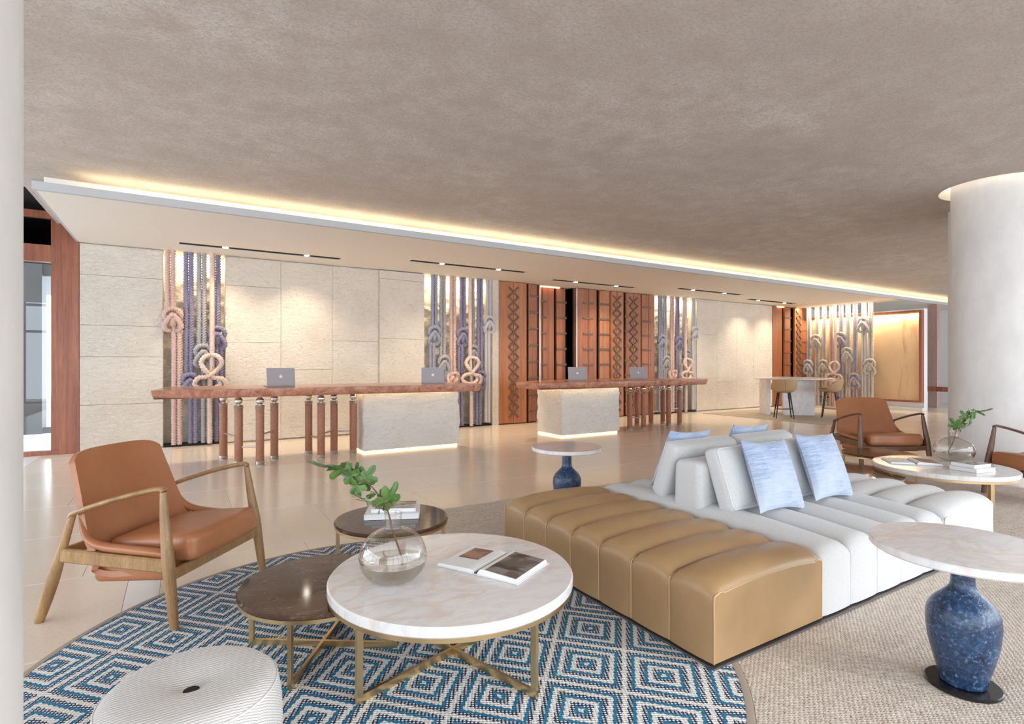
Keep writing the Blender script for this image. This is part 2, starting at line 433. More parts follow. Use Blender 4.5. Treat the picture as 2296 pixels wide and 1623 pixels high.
t = NT('sepia_cover'); c = t.mix(t.ramp(t.noise(11, 3, .5, (1,2,1), .5), .4, .6), (.13,.10,.085), (.52,.47,.44)); MT['photo3'] = t.fin(c, .3)
MT['alu'] = plain('grey_aluminium', (.40,.375,.39), .4, .2)
MT['logo'] = plain('white_logo', (.86,.86,.88), .4)
MT['keys'] = plain('black_keys', (.03,.03,.03), .6)
MT['stool'] = leather('tan_stool_leather', (.42,.27,.14), (.47,.31,.17), .5)
MT['rug_flat'] = mott('beige_loop_rug', (.50,.43,.36), (.42,.35,.285), 18, rough=.95, bs=120, bst=.4, bd=.005)
t = NT('amber_onyx_panel')
a = t.noise(.9, 6, .6, (1,1.6,.55), .9); b = t.noise(1.3, 4, .6, (1,2.4,.4), .6)
c = t.mix(t.ramp(a, .3, .7), (.76,.57,.36), (.66,.45,.26)); c = t.mix(t.ramp(b, .58, .74), c, (.48,.28,.13))
MT['onyx'] = t.fin(c, .35)
MT['whitewall'] = plain('white_wall', (.80,.81,.82), .7)
MT['pinkpost'] = wood('pale_red_post', (.40,.25,.22), (.52,.36,.33), VST, 2.5, .5)
MT['extgrey'] = plain('exterior_grey_metal', (.028,.030,.032), .5)
MT['extground'] = plain('exterior_pale_paving', (.75,.74,.72), .6)
MT['mullion'] = plain('window_frame_grey', (.25,.25,.26), .4)

# ============================================================ STRUCTURE
XE, XF, YW, ZC, ZS = 17.26, 21.5, 10.0, 3.30, 3.06        # end wall, back wall, ceiling, soffit underside
floor = struct('floor', box(-6, XF+.2, -6, 10.6, -.10, -.004), MT['grout'])
# tiles: rows along X, staggered, with two white inlay strips running to the back wall
ROWS = [2.04,3.11,4.20,5.28,6.37,7.455,8.53,9.62,10.02]
ROWS = [-.10,.97]+ROWS
strips = [(-1.85,-1.665),(-.26,-.095)]
NT_ = 0
for ri in range(len(ROWS)-1):
    y0, y1 = ROWS[ri]+.007, ROWS[ri+1]-.007
    segs, x = [], -3.2
    for (a, b) in strips+[(XF, XF)]:
        cur = x; k = 0
        wd = .95
        cur_off = (ri*.29) % wd
        nx = x+cur_off if cur_off > .1 else x+wd
        while nx < a-.06:
            segs.append((cur, nx)); cur = nx; nx += wd; k += 1
        if a-cur > .02: segs.append((cur, a))
        x = b
    mk('inlay_strip', box(-3.2,XF,ROWS[ri+1]-.006,ROWS[ri+1]+.006,-.02,-.0003), MT['tile_w'], floor, False)
    for (a, b) in segs:
        mk('floor_tile', cbox(a+.001, b-.001, y0, y1, -.02, 0, .0012), MT['tile'], floor, False); NT_ += 1
    for (a, b) in strips:
        mk('floor_tile', cbox(a+.001, b-.001, y0, y1, -.02, 0, .0012), MT['tile_w'], floor, False)
# ceiling with round opening for the lit column ring
CC, CR, RR = (7.93, 2.41), .418, .53
def ceiling_geo():
    N = 48; V, F = [], []
    sq = 1.0; ring = []
    for k in range(N):
        a = 2*PI*k/N; ca, sa = math.cos(a), math.sin(a); m = max(abs(ca), abs(sa))
        V.append((CC[0]+RR*ca, CC[1]+RR*sa, ZC)); V.append((CC[0]+sq*ca/m, CC[1]+sq*sa/m, ZC))
    for k in range(N):
        j = (k+1) % N; F.append((2*k, 2*k+1, 2*j+1, 2*j))
    def quad(x0, x1, y0, y1):
        n = len(V); V.extend([(x0,y0,ZC),(x1,y0,ZC),(x1,y1,ZC),(x0,y1,ZC)]); F.append((n,n+3,n+2,n+1))
    x0, x1, y0, y1 = CC[0]-sq, CC[0]+sq, CC[1]-sq, CC[1]+sq
    quad(-1.24, x0, -3.2, 7.62); quad(-6, -1.24, -3.2, 8.13); quad(-1.49, -1.24, 8.13, 10.05); quad(x1, XF+.1, -3.2, 7.62); quad(x0, x1, -3.2, y0); quad(x0, x1, y1, 7.62)
    return V, F
struct('ceiling', ceiling_geo(), MT['ceil'])
struct('ceiling_slab', box(-6, XF+.2, -3.2, 10.6, 3.62, 3.7), MT['void'])
struct('column_ring_recess', xf(lathe([(RR,3.30),(RR,3.52),(.3,3.52)], 48, False), (*CC,0)), MT['soffit'], True)
rl = struct('trim_1', xf(lathe([(RR-.004,3.42),(RR-.004,3.48),(RR-.02,3.48),(RR-.02,3.42),(RR-.004,3.42)], 48, False), (*CC,0)), MT['led_ring'], True, label='warm light strip hidden in the ring above the round column')
# soffit over the reception: boxes around the light slots
SL = [(0.0,2.31,9.32),(3.37,5.70,8.84),(6.69,9.04,9.32),(9.98,12.30,8.87),(13.30,15.45,9.38)]
def soffit_geo():
    gs = []; X0 = -1.24; hw = .045
    def band(y0, y1, slots):
        x = X0
        for a, b, _ in slots: gs.append(box(x, a, y0, y1, ZS, ZS+.05)); x = b
        gs.append(box(x, XF, y0, y1, ZS, ZS+.05))
    band(7.25, 8.795, []); band(8.795, 8.925, [s for s in SL if s[2] < 9]); band(8.925, 9.275, []); band(9.275, 9.43, [s for s in SL if s[2] > 9]); band(9.43, 10.5, [])
    return join(*gs)
sf = struct('ceiling_soffit', soffit_geo(), MT['soffit'])
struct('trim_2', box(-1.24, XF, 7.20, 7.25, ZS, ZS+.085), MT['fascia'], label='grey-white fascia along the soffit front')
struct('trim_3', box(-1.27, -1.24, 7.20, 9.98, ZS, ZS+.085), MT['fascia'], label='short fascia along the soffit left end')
struct('trim_4', join(box(-.85, XF-.4, 7.33, 7.38, ZS+.051, ZS+.075)), MT['led_cove'], label='warm cove light strip along the soffit')
struct('trim_5', box(-1.24, XF, 7.60, 7.66, ZS+.05, 3.62), MT['soffit'], label='cove upstand behind the light strip')
for a, b, y in SL:
    pass

# columns
def column(name, cx, cy, r, label):
    o = struct(name, lathe([(r,0),(r,3.52)], 64), MT['column'], True, label=label, ang=.4); o.location = (cx, cy, 0); return o
column('column', CC[0], CC[1], CR, 'round pale plaster column with lit ceiling ring at right')
column('column', 8.87, 2.775, .418, 'second round column seen as a sliver behind the right one')
column('column', -.631, 1.104, .42, 'round pale plaster column filling the left picture edge')

# back wall
XN = [(-.21,.637),(4.08,5.62),(10.40,11.97)]      # rope niches
XW = [(5.77,10.38),(15.365,17.24)]                # timber sections
wall = struct('wall_back', join(box(-1.24,-.21,10.05,10.6,0,3.7), box(.637,4.08,10.05,10.6,0,3.7), box(5.62,5.77,9.99,10.6,0,3.06),
     box(11.97,15.365,10.05,10.6,0,3.7), box(-.21,.637,10.40,10.6,0,3.7), box(4.08,5.62,10.40,10.6,0,3.7), box(5.77,10.40,10.40,10.6,0,3.7),
     box(10.38,11.97,10.40,10.6,0,3.7), box(15.365,XE,10.40,10.6,0,3.7)), MT['stone'])
def slab(x0, x1, z0, z1, yf=10.0):
    g = .002
    mk('stone_slab', cbox(x0+g, x1-g, yf, 10.07, z0+g, z1-g, .003), MT['stone'], wall, False)
for z0, z1 in ((.02,.694),(.694,1.401),(1.401,1.866),(1.866,2.60),(2.60,3.045)): slab(-1.235,-.215,z0,z1)
for z0, z1 in ((.02,.69),(.69,1.648),(1.648,2.582),(2.582,3.045)): slab(.640,1.482,z0,z1)
for z0, z1 in ((.02,1.191),(1.191,3.045)): slab(1.482,2.336,z0,z1)
for z0, z1 in ((.02,.85),(.85,1.708),(1.708,3.045)): slab(2.336,3.19,z0,z1)
for z0, z1 in ((.02,.80),(.80,1.769),(1.769,2.887),(2.887,3.045)): slab(3.19,4.075,z0,z1,9.95)
for z0, z1 in ((.02,.9),(.9,2.1),(2.1,2.986),(2.986,3.045)): slab(11.975,12.81,z0,z1)
for z0, z1 in ((.02,.782),(.782,1.679),(1.679,2.626),(2.626,3.045)): slab(12.81,13.67,z0,z1)
for z0, z1 in ((.02,1.208),(1.208,3.045)): slab(13.67,14.45,z0,z1)
for z0, z1 in ((.02,.7),(.7,1.68),(1.68,3.045)): slab(14.45,15.36,z0,z1)
# rough stone at the back of the rope niches
def rough_geo(x0, x1, z0, z1, y, amp, seed):
    nx, nz = int((x1-x0)/.035), int((z1-z0)/.035)
    def fn(a, b):
        x, z = x0+(x1-x0)*a, z0+(z1-z0)*b
        c = math.floor(z/.55+seed); rid = abs(mnoise.noise(Vector((x*2.1, z*3.6, seed))))
        return (x, y-amp*(.6*mnoise.noise(Vector((x*5, z*6, seed+c)))+.5*mnoise.noise(Vector((x*14, z*16, seed)))+.6*rid), z)
    return grid(fn, nx, nz)
for i, (a, b) in enumerate(XN):
    mk('split_stone_face', rough_geo(a, b, 0, 3.3, 10.34, .07, i*3.7), MT['split'], wall, True, 1.5)
    mk('skirting', box(a, b, 10.02, 10.30, .0, .03), MT['gap'], wall, False)
    ld = bpy.data.lights.new('niche_lamp', 'AREA'); ld.shape = 'RECTANGLE'; ld.size = (b-a)*.9; ld.size_y = .08; ld.energy = 7*(b-a); ld.color = (1,.86,.62)
    lo = bpy.data.objects.new('niche_lamp', ld); COL.objects.link(lo); lo.location = ((a+b)/2, 10.16, 3.045); lo.parent = wall
    lo.rotation_euler = (math.radians(7),0,0)
# timber cladding
clad = mk('timber_cladding', join(box(5.77,6.80,10.12,10.4,0,3.06), box(7.83,10.38,10.12,10.4,0,3.06), box(6.80,7.83,10.36,10.4,0,3.06), box(15.365,XE,10.2,10.4,0,3.06)), MT['void'], wall, False)
def plank(x0, x1, yf, m='redwood', z0=.02, z1=3.05):
    mk('plank', cbox(x0, x1, yf, yf+.06, z0, z1, .006), MT[m], clad, False)
STRAP = mk('strap', cbox(-.5,.5,-.008,.01,-.017,.017,.004), MT['strap'], clad, False); STRAP_USED = [False]
def strap(cx, w, yf, z, ang=0):
    if not STRAP_USED[0]: o = STRAP; STRAP_USED[0] = True
    else: o = inst(STRAP, clad)
    o.location = (cx, yf, z); o.rotation_euler = (0, ang, 0); o.scale = (w,1,1 if ang else 1.35)
def lash(xc, hw, yf, z0, z1, pitch=.43):
    n = int(round((z1-z0)/(pitch/2))); h = pitch/2; L = math.hypot(2*hw, h); a = math.atan2(h, 2*hw)
    for k in range(n):
        zc = z0+h*(k+.5)
        for s in (1,-1): strap(xc, L, yf-(.004 if s > 0 else .012), zc, s*a)
ZST = [.36*k+.20 for k in range(8)]
plank(5.775,6.125,9.98,'redwood2'); plank(6.135,6.47,9.98,'redwood2'); lash(6.13,.125,9.97,.15,2.95)
plank(6.55,6.79,10.03,'redwood')
for z in ZST: strap(6.66,.28,10.02,z+.07)
mk('metal_edge', cbox(6.80,6.825,9.97,10.4,0.02,3.05,.003), MT['steel'], clad, False)
plank(6.85,7.06,10.25); plank(7.07,7.40,10.25); plank(7.45,7.70,10.22)
for z in ZST: strap(7.06,.24,10.24,z); strap(7.585,.28,10.21,z)
mk('recess_light', box(6.86,7.5,10.16,10.20,3.035,3.05), emit('recess_led',(1,.55,.28),4), clad, False)
mk('metal_edge', cbox(7.83,7.855,9.97,10.4,0.02,3.05,.003), MT['steel'], clad, False)
plank(7.86,8.20,10.0); plank(8.21,8.46,10.0)
for z in ZST: strap(8.20,.29,9.99,z)
plank(8.58,8.90,10.03,'redwood2'); plank(8.91,9.08,9.98,'redwood2'); plank(9.09,9.30,9.98,'redwood2')
for z in ZST: strap(8.72,.36,10.02,z)
lash(9.085,.125,9.97,.15,2.95)
plank(9.42,9.66,10.03,'redwood'); plank(9.67,9.93,10.03); plank(9.94,10.16,10.0); plank(10.17,10.375,10.0)
lash(9.68,.135,10.02,.15,2.95)
for z in ZST: strap(9.42,.13,10.0,z+.1); strap(10.10,.26,9.99,z)
plank(15.37,15.56,9.98); plank(15.57,15.92,10.04); plank(15.99,16.30,10.0); plank(16.46,16.86,9.96,'redwood2'); plank(16.92,17.22,10.0)
for z in ZST: strap(16.14,.34,9.99,z); strap(17.06,.34,9.99,z)
lash(16.66,.13,9.95,.15,2.95)
mk('recess_light', box(15.6,15.95,9.99,10.03,3.03,3.045), emit('recess_led_b',(1,.6,.34),4), clad, False)

# glazed timber door screen at the left end of the wall
door = struct('door_1', join(box(-1.47,-1.24,10.0,10.14,0,3.62), box(-1.56,-1.47,10.04,10.12,0,3.62), box(-4.2,-1.47,10.02,10.14,2.74,2.98), box(-4.2,-1.47,10.02,10.14,3.36,3.46), box(-4.2,-1.47,10.02,10.14,0,.06), box(-2.62,-2.52,10.03,10.13,0,3.6)), MT['frame_wood'])
mk('glass_pane', box(-2.52,-1.56,10.07,10.08,.06,2.74), MT['pane'], door, False)
mk('glass_pane', box(-4.2,-2.62,10.07,10.08,.06,2.74), MT['pane'], door, False)
mk('transom_pane', box(-4.2,-1.56,10.07,10.08,2.98,3.36), MT['tint'], door, False)
mk('transom_backing', box(-4.2,-1.47,10.4,10.42,2.76,3.7), MT['void'], door, False)
struct('exterior_ground', box(-14,-1.0,10.62,30,-.06,-.01), MT['extground'])
eg = struct('exterior_frame', join(box(-2.46,-2.18,13.2,13.6,-.01,4.2), box(-2.18,-1.0,13.3,13.4,2.95,3.18), box(-2.72,-1.0,13.3,13.4,-.01,.10), box(-3.6,-3.4,13.3,13.45,-.01,4.2), box(-14,-1,13,30,4.2,4.3)), MT['extgrey'], label='dark grey steel post and beams outside the glazed door')

# end wall with onyx panel
struct('wall_far', box(XF,XF+.2,3.1,10.6,0,3.7), MT['whitewall'])
struct('wall_back_far', box(XE,XF,10.0,10.6,0,3.7), MT['whitewall'])
we = struct('wall_end', box(XE,XE+.2,6.80,10.0,0,2.80), MT['whitewall'])
pn = mk('onyx_panel', box(XE-.06,XE-.03,6.86,9.86,.29,2.70), MT['onyx'], we, False)
mk('panel_frame', join(box(XE-.16,XE,6.80,6.86,.24,2.755), box(XE-.16,XE,6.86,9.95,2.70,2.755), box(XE-.16,XE,6.86,9.95,.24,.29)), MT['frame_wood'], we, False)
ld = bpy.data.lights.new('panel_lamp', 'AREA'); ld.shape = 'RECTANGLE'; ld.size = .05; ld.size_y = 2.9; ld.energy = 42; ld.color = (1,.80,.52)
lo = bpy.data.objects.new('panel_lamp', ld); COL.objects.link(lo); lo.location = (XE-.12,8.3,2.69); lo.rotation_euler = (0,math.radians(10),0); lo.parent = we
struct('column_post', box(19.0,19.2,7.16,7.40,0,3.06), MT['pinkpost'], label='pale red post beyond the amber panel')
mk('base_ledge', box(XE-.10,XE,6.80,9.98,0,.10), MT['soffit'], we, False)
hr = thing('handrail', 'brown timber handrail seen beyond the amber panel, left of the column', 'handrail')
mk('rail', cbox(18.47,18.53,3.9,7.30,.50,.64,.01), MT['frame_wood'], hr, False)
for y in (4.2,5.7,7.2): mk('baluster', box(18.485,18.515,y,y+.03,0,.52), MT['steel'], hr, False)

# window wall behind and right of the viewer (unseen frames, placed to admit and band the daylight; no panes)
def mullions(name, pts):
    gs = []
    for (x0,y0,x1,y1,n) in pts:
        for k in range(n+1):
            x, y = x0+(x1-x0)*k/n, y0+(y1-y0)*k/n; gs.append(box(x-.05,x+.05,y-.05,y+.05,0,ZC))
        for z in (.02,2.35,3.22):
            gs.append(box(min(x0,x1)-.03,max(x0,x1)+.03,min(y0,y1)-.03,max(y0,y1)+.03,z-.04,z+.04))
    return struct(name, join(*gs), MT['mullion'])
mullions('window_3', [(-5.9,-3.2,-5.9,10.0,7)])
mullions('window_1', [(-5.9,-3.2,10.0,-3.2,10)])
mullions('window_2', [(10.0,-3.2,10.0,3.2,4),(10.0,3.2,XF,3.2,7)])

# recessed track lights
for i, (a, b, y) in enumerate(SL):
    t_ = thing('track_light', ['recessed black light slot above the left rope niche','recessed light slot over the right end of the first desk','recessed light slot in front of the timber wall','recessed light slot left of the last one, before the cream wall','short recessed light slot farthest along the soffit'][i], 'ceiling light', (0,0,0), 0, 'recessed light slots in the soffit')
    hw = .045
    mk('channel', join(box(a,b,y-hw-.012,y-hw,ZS-.002,ZS+.10), box(a,b,y+hw,y+hw+.012,ZS-.002,ZS+.10), box(a,b,y-hw,y+hw,ZS+.07,ZS+.10)), MT['slot'], t_, False)
    LX = [(.60,1.77),(3.95,5.10),(7.30,8.46),(10.49,11.64),(13.76,14.99)][i]
    for lx in LX:
        mk('lamp_housing', lathe([(.045,0),(.045,.06),(.03,.06)], 20), MT['slot'], t_, True, loc=(lx,y,ZS))
        mk('lamp_lens', lathe([(.042,-.006),(.042,-.001)], 20), MT['lamp'], t_, True, loc=(lx,y,ZS))
        sd = bpy.data.lights.new('spot', 'SPOT'); sd.energy = 85; sd.color = (1,.80,.55); sd.spot_size = math.radians(110); sd.spot_blend = 1.0; sd.shadow_soft_size = .04
        so = bpy.data.objects.new('spot', sd); COL.objects.link(so); so.location = (lx,y,ZS-.02); so.parent = t_
        so.rotation_euler = Vector((0,.12,-1)).to_track_quat('-Z','Y').to_euler()

# ============================================================ RUGS
RC, RUGR = (.857, 2.435), 1.495
br = thing('round_rug', 'round blue and white rug woven in nested diamonds under coffee tables', 'rug')
mk('pile', xf(lathe([(RUGR,0),(RUGR,.010),(RUGR-.004,.012),(.0001,.012)], 128), (RC[0],RC[1],0)), MT['rug'], br, True, .5)
mk('binding', xf(lathe([(RUGR+.028,0),(RUGR+.028,.010),(RUGR+.024,.0125),(RUGR-.002,.0125),(RUGR-.002,0)], 128, False), (RC[0],RC[1],0)), MT['rugedge'], br, True)
def jute_poly():
    r = RUGR+.03; dx = 1.25-RC[0]; a0 = math.acos(dx/r)
    P = [(1.25,4.45),(7.48,4.45),(7.48,-1.2),(1.25,-1.2)]
    return P+[(RC[0]+r*math.cos(a), RC[1]+r*math.sin(a)) for a in [-a0+2*a0*k/60 for k in range(61)]]
tag(mk('jute_rug', prism(jute_poly(), 0, .009), MT['jute'], None, False), 'large beige braided rug under the white sofa', 'rug')
tag(mk('area_rug', cbox(11.65,15.9,6.35,9.55,0,.008,.002), MT['rug_flat'], None, False), 'flat beige rug under the high marble table and stools', 'rug')
ZR = .012

# ============================================================ SOFA GROUP
def rib_geo(L, w, zb, corner, crown, rnd, top_d, side_d, nu=12):
    """one upholstered channel: path runs along local X (length L), channel width w along Y"""
    path = []
    zs = corner-rnd
    for k in range(5): path.append((0, zb+(zs-zb)*k/5, -1, 0))
    for k in range(7):
        a = PI/2*k/6; path.append((rnd-rnd*math.cos(a), zs+rnd*math.sin(a), -math.cos(a), math.sin(a)))
    n = 16
    for k in range(1, n):
        s = k/n; x = rnd+(L-2*rnd)*s; dz = crown*4*(1-2*s)/(L-2*rnd); ln = math.hypot(1, dz)
        path.append((x, corner+crown*(1-(2*s-1)**2), -dz/ln, 1/ln))
    path += [(L-p[0], p[1], -p[2], p[3]) for p in path[:12][::-1]]
    V, F = [], []; W = nu+1
    for (x, z, nx, nz) in path:
        dep = side_d+(top_d-side_d)*max(0, nz)
        for j in range(W):
            u = -math.cos(PI*j/nu); g = dep*(1-math.sqrt(max(0, 1-abs(u)**2.3)))
            V.append((x-nx*g, u*w/2, z-nz*g))
    for i in range(len(path)-1):
        for j in range(nu): F.append((i*W+j, i*W+j+1, (i+1)*W+j+1, (i+1)*W+j))
    for j in (0, nu):
        b = len(V); V += [V[i*W+j] for i in range(len(path))]; F.append(tuple(range(b, b+len(path))))
    F.append(tuple(j for j in range(W)) + tuple((len(path)-1)*W+j for j in range(W-1,-1,-1)))
    return V, F
def seam_geo(L, zb, corner, crown, rnd, top_d, side_d):
    pts = [(side_d*.75,0,zb),(side_d*.75,0,(zb+corner)/2),(side_d*.75,0,corner-rnd)]
    for a in (PI/10,PI/5,.3*PI,.4*PI,.48*PI):
        d = (side_d+(top_d-side_d)*math.sin(a))*.93; r = rnd-d
        pts.append((rnd-r*math.cos(a), 0, corner-rnd+r*math.sin(a)))
    return tube(spline(pts, 4), .0035, 6)
def channel_unit(parent, x0, y0, L, n, pitch, axis, matn, pipe, corner=.368, crown=.020):
    rib = None
    for k in range(n):
        if axis == 'x': loc, rz = (x0, y0+pitch*(k+.5), 0), 0
        else: loc, rz = (x0+pitch*(k+.5), y0, 0), PI/2
        if rib is None: rib = mk('channel', rib_geo(L, pitch, .018, corner, crown, .075, .062, .010), MT[matn], parent, True, .9)
        else: rib = inst(rib, parent)
        rib.location = loc; rib.rotation_euler = (0,0,rz)
    sm = None
    for k in range(n+1):
        if axis == 'x': loc, rz = (x0, y0+pitch*k, 0), 0
        else: loc, rz = (x0+pitch*k, y0, 0), PI/2
        if k in (0, n): loc = (loc[0]+(.004 if (axis=='y')==(k==0) and axis=='y' else 0), loc[1], 0)
        if sm is None: sm = mk('piping', seam_geo(L, .018, corner, crown, .075, .062, .010), MT[pipe], parent, True)
        else: sm = inst(sm, parent)
        sm.location = loc; sm.rotation_euler = (0,0,rz)
SX0, SY0, SY1 = 1.917, 1.517, 3.250
ot = thing('leather_ottoman', 'tan leather channelled ottoman at the near end of the white sofa', 'ottoman', (0,0,ZR))
channel_unit(ot, SX0, SY0, .832, 7, (SY1-SY0)/7, 'x', 'tan', 'pipe_t')
mk('plinth', box(SX0-.006,SX0+.834,SY0-.012,SY1,0,.009), MT['plinth'], ot, False)
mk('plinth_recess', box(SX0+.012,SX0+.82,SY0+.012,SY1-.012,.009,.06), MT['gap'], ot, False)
# welt around the end panel that faces the viewer
def end_line(L, corner, crown, rnd, top_d, side_d):
    h = [(side_d*.95,.02),(side_d*.95,.18),(side_d*.95,corner-rnd)]
    for k in range(1,6):
        a = PI/2*k/5; r = rnd-(side_d+(top_d-side_d)*math.sin(a))*.97; h.append((rnd-r*math.cos(a), corner-rnd+r*math.sin(a)))
    m = [(rnd+(L-2*rnd)*k/10, corner+crown*(1-(2*k/10-1)**2)-top_d*.97) for k in range(1,10)]
    return h+m+[(L-x,z) for x,z in h[::-1]]
mk('end_welt', tube(spline([(SX0+x, SY0+.001, z) for x,z in end_line(.832,.368,.020,.075,.062,.010)], 3), .0035, 6), MT['pipe_t'], ot, True)
so_ = thing('sofa', 'white channelled two-sided sofa between the tan and the white ottoman', 'sofa', (0,0,ZR))
channel_unit(so_, SX0+.836+1.377, SY0, SY1-SY0, 5, -.2754, 'y', 'fabric', 'pipe_w', .362, .035)
mk('plinth', box(SX0+.836,SX0+.836+1.377,SY0-.012,SY1,0,.009), MT['plinth'], so_, False)
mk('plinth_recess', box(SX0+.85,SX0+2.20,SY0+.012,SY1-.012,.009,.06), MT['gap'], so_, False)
def brd(p):
    x, y, z = p; return (x, y*(1-.10*(z/.18+1)*.5), z+.012*(1-(y/.12)**2)*(1 if z > .1 else 0))
mk('backrest', xf(rbox(.665,.118,.185,.045,4,8,brd), (SX0+.86+.665,2.405,.47)), MT['fabric'], so_, True, 1.2)
ot2 = thing('fabric_ottoman', 'white fabric channelled ottoman at the far end of the sofa', 'ottoman', (0,0,ZR))
channel_unit(ot2, SX0+2.216, SY0, .79, 7, (SY1-SY0)/7, 'x', 'fabric', 'pipe_w')
mk('plinth', box(SX0+2.216,SX0+2.216+.79,SY0-.012,SY1,0,.009), MT['plinth'], ot2, False)
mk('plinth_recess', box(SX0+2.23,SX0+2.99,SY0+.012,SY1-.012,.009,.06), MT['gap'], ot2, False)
def cush_fn(hx, hz, pf):
    def fn(p):
        x, y, z = p; b = max(0, 1-(x/hx)**4)*max(0, 1-(z/hz)**4); return (x, y*(1+pf*b), z)
    return fn
def cushion(cx, yb, yt, zb, zt, hx, label, thick=.055):
    L = math.hypot(yt-yb, zt-zb); a = math.atan2(yb-yt, zt-zb)
    c = thing('back_cushion', label, 'cushion', (cx, (yb+yt)/2, (zb+zt)/2+ZR), 0, 'white back cushions of the sofa'); c.rotation_euler = (a,0,0)
    mk('cushion_body', rbox(hx, thick, L/2, .035, 4, 8, cush_fn(hx, L/2, .45)), MT['fabric'], c, True, 1.3)
    s = -1 if yb < yt else 1
    w = [(-hx+.012, s*thick*.93, -L/2+.012),(hx-.012, s*thick*.93, -L/2+.012),(hx-.012, s*thick*.93, L/2-.012),(-hx+.012, s*thick*.93, L/2-.012)]
    P = []
    for k in range(4):
        a0, b0 = Vector(w[k]), Vector(w[(k+1)%4]); P += [a0.lerp(b0, t) for t in (.03,.5,.97)]
    mk('welt', tube(P, .003, 6, closed=True), MT['pipe_w'], c, True)
cushion(3.17,2.155,2.285,.375,.752,.325,'white back cushion on the near side, next to the tan ottoman')
cushion(3.80,2.155,2.285,.375,.752,.305,'white back cushion on the near side, farther from the tan ottoman')
cushion(3.13,2.690,2.555,.375,.752,.325,'white back cushion on the far side, next to the tan ottoman')
cushion(3.82,2.690,2.555,.375,.752,.325,'white back cushion on the far side, farther from the tan ottoman')
def pillow_geo(h, th):
    n = 22
    def side(s):
        def fn(a, b):
            x, z = 2*a-1, 2*b-1
            px = x*h*(1-.10*(1-z*z)*abs(x)**2); pz = z*h*(1-.10*(1-x*x)*abs(z)**2)
            b_ = (max(0,1-x**2)*max(0,1-z**2))**.42
            wr = .004*mnoise.noise(Vector((x*3, z*3, s)))
            return (px, s*(th*b_+wr*b_), pz)
        return fn
    return join(grid(side(-1), n, n), grid(side(1), n, n))
pg = pillow_geo(.225,.062)
def pillow(cx, yb, yt, zb, zt, tilt, label):
    a = math.atan2(yb-yt, zt-zb)
    o = mk('throw_pillow', pg, MT['linen'], None, True, 2.5, (cx,(yb+yt)/2,(zb+zt)/2+ZR)); o.rotation_mode = 'XYZ'
    o.rotation_euler = (Matrix.Rotation(a,4,'X') @ Matrix.Rotation(tilt,4,'Y')).to_euler()
    tag(o, label, 'pillow', 'blue woven throw pillows')
pillow(3.18,1.985,2.145,.385,.80,.07,'blue woven throw pillow on the near side, nearer the tan ottoman')
pillow(3.76,1.985,2.145,.385,.80,.06,'blue woven throw pillow on the near side, farther from the tan ottoman')
pillow(3.16,2.865,2.70,.385,.81,.05,'blue throw pillow half hidden behind the nearer white cushion')
pillow(3.86,2.865,2.70,.385,.81,.05,'blue throw pillow half hidden behind the farther white cushion')

# ============================================================ COFFEE TABLES
def coffee_table(label, cx, cy, R, zt, th, topm, ang, rl, bar=.026, group=None):
    t = thing('coffee_table', label, 'table', (cx,cy,ZR), 0, group); zt -= ZR
    mk('tabletop', lathe([(R-.006,zt-th),(R,zt-th+.006),(R,zt-.006),(R-.006,zt),(.0001,zt)], 96), MT[topm], t, True, .6)
    mk('rim_band', lathe([(R-.012,zt-th-.016),(R-.004,zt-th-.016),(R-.004,zt-th),(R-.03,zt-th),(R-.03,zt-th-.010),(R-.012,zt-th-.016)], 96, False), MT['brass'], t, True, .6)
    for k in range(2):
        a = ang+k*PI/2; h = bar/2; d = .007
        g = join(box(-rl,rl,-d,d,0.0,bar+.004), box(-rl,-rl+bar,-d-.001,d+.001,0.0,zt-th-.012), box(rl-bar,rl,-d-.001,d+.001,0.0,zt-th-.012))
        if k: g = join(box(-rl,rl,-d,d,0.0008,bar+.005), box(-rl,-rl+bar,-d-.001,d+.001,0.0008,zt-th-.012), box(rl-bar,rl,-d-.001,d+.001,0.0008,zt-th-.012))
        o = mk('leg_frame', g, MT['brass'], t, False); o.rotation_euler = (0,0,a)
    return t
coffee_table('large round white marble coffee table with crossed brass legs, on the blue rug', 1.035,2.20,.530,.385,.042,'marble', math.atan2(-.14,-.475)+0, .485, group='white marble coffee tables')
coffee_table('round brown marble side table tucked under the white one beside the knitted pouf', .559,2.572,.355,.312,.022,'bmarble', math.atan2(-.295,-.197), .342, .022)
coffee_table('round brown marble side table with two stacked books on it', 1.16,3.37,.355,.318,.022,'bmarble', math.radians(78), .342, .022)
coffee_table('large round white marble coffee table beyond the sofa, in front of the column', 5.86,2.17,.530,.385,.042,'marble', math.atan2(-.47,-.26), .485, group='white marble coffee tables')
coffee_table('round brown marble side table tucked under the far white coffee table', 5.33,2.62,.355,.312,.022,'bmarble', math.radians(40), .342, .022)
coffee_table('round brown marble side table in front of the far leather armchair', 6.58,3.02,.355,.318,.022,'bmarble', math.radians(20), .342, .022)

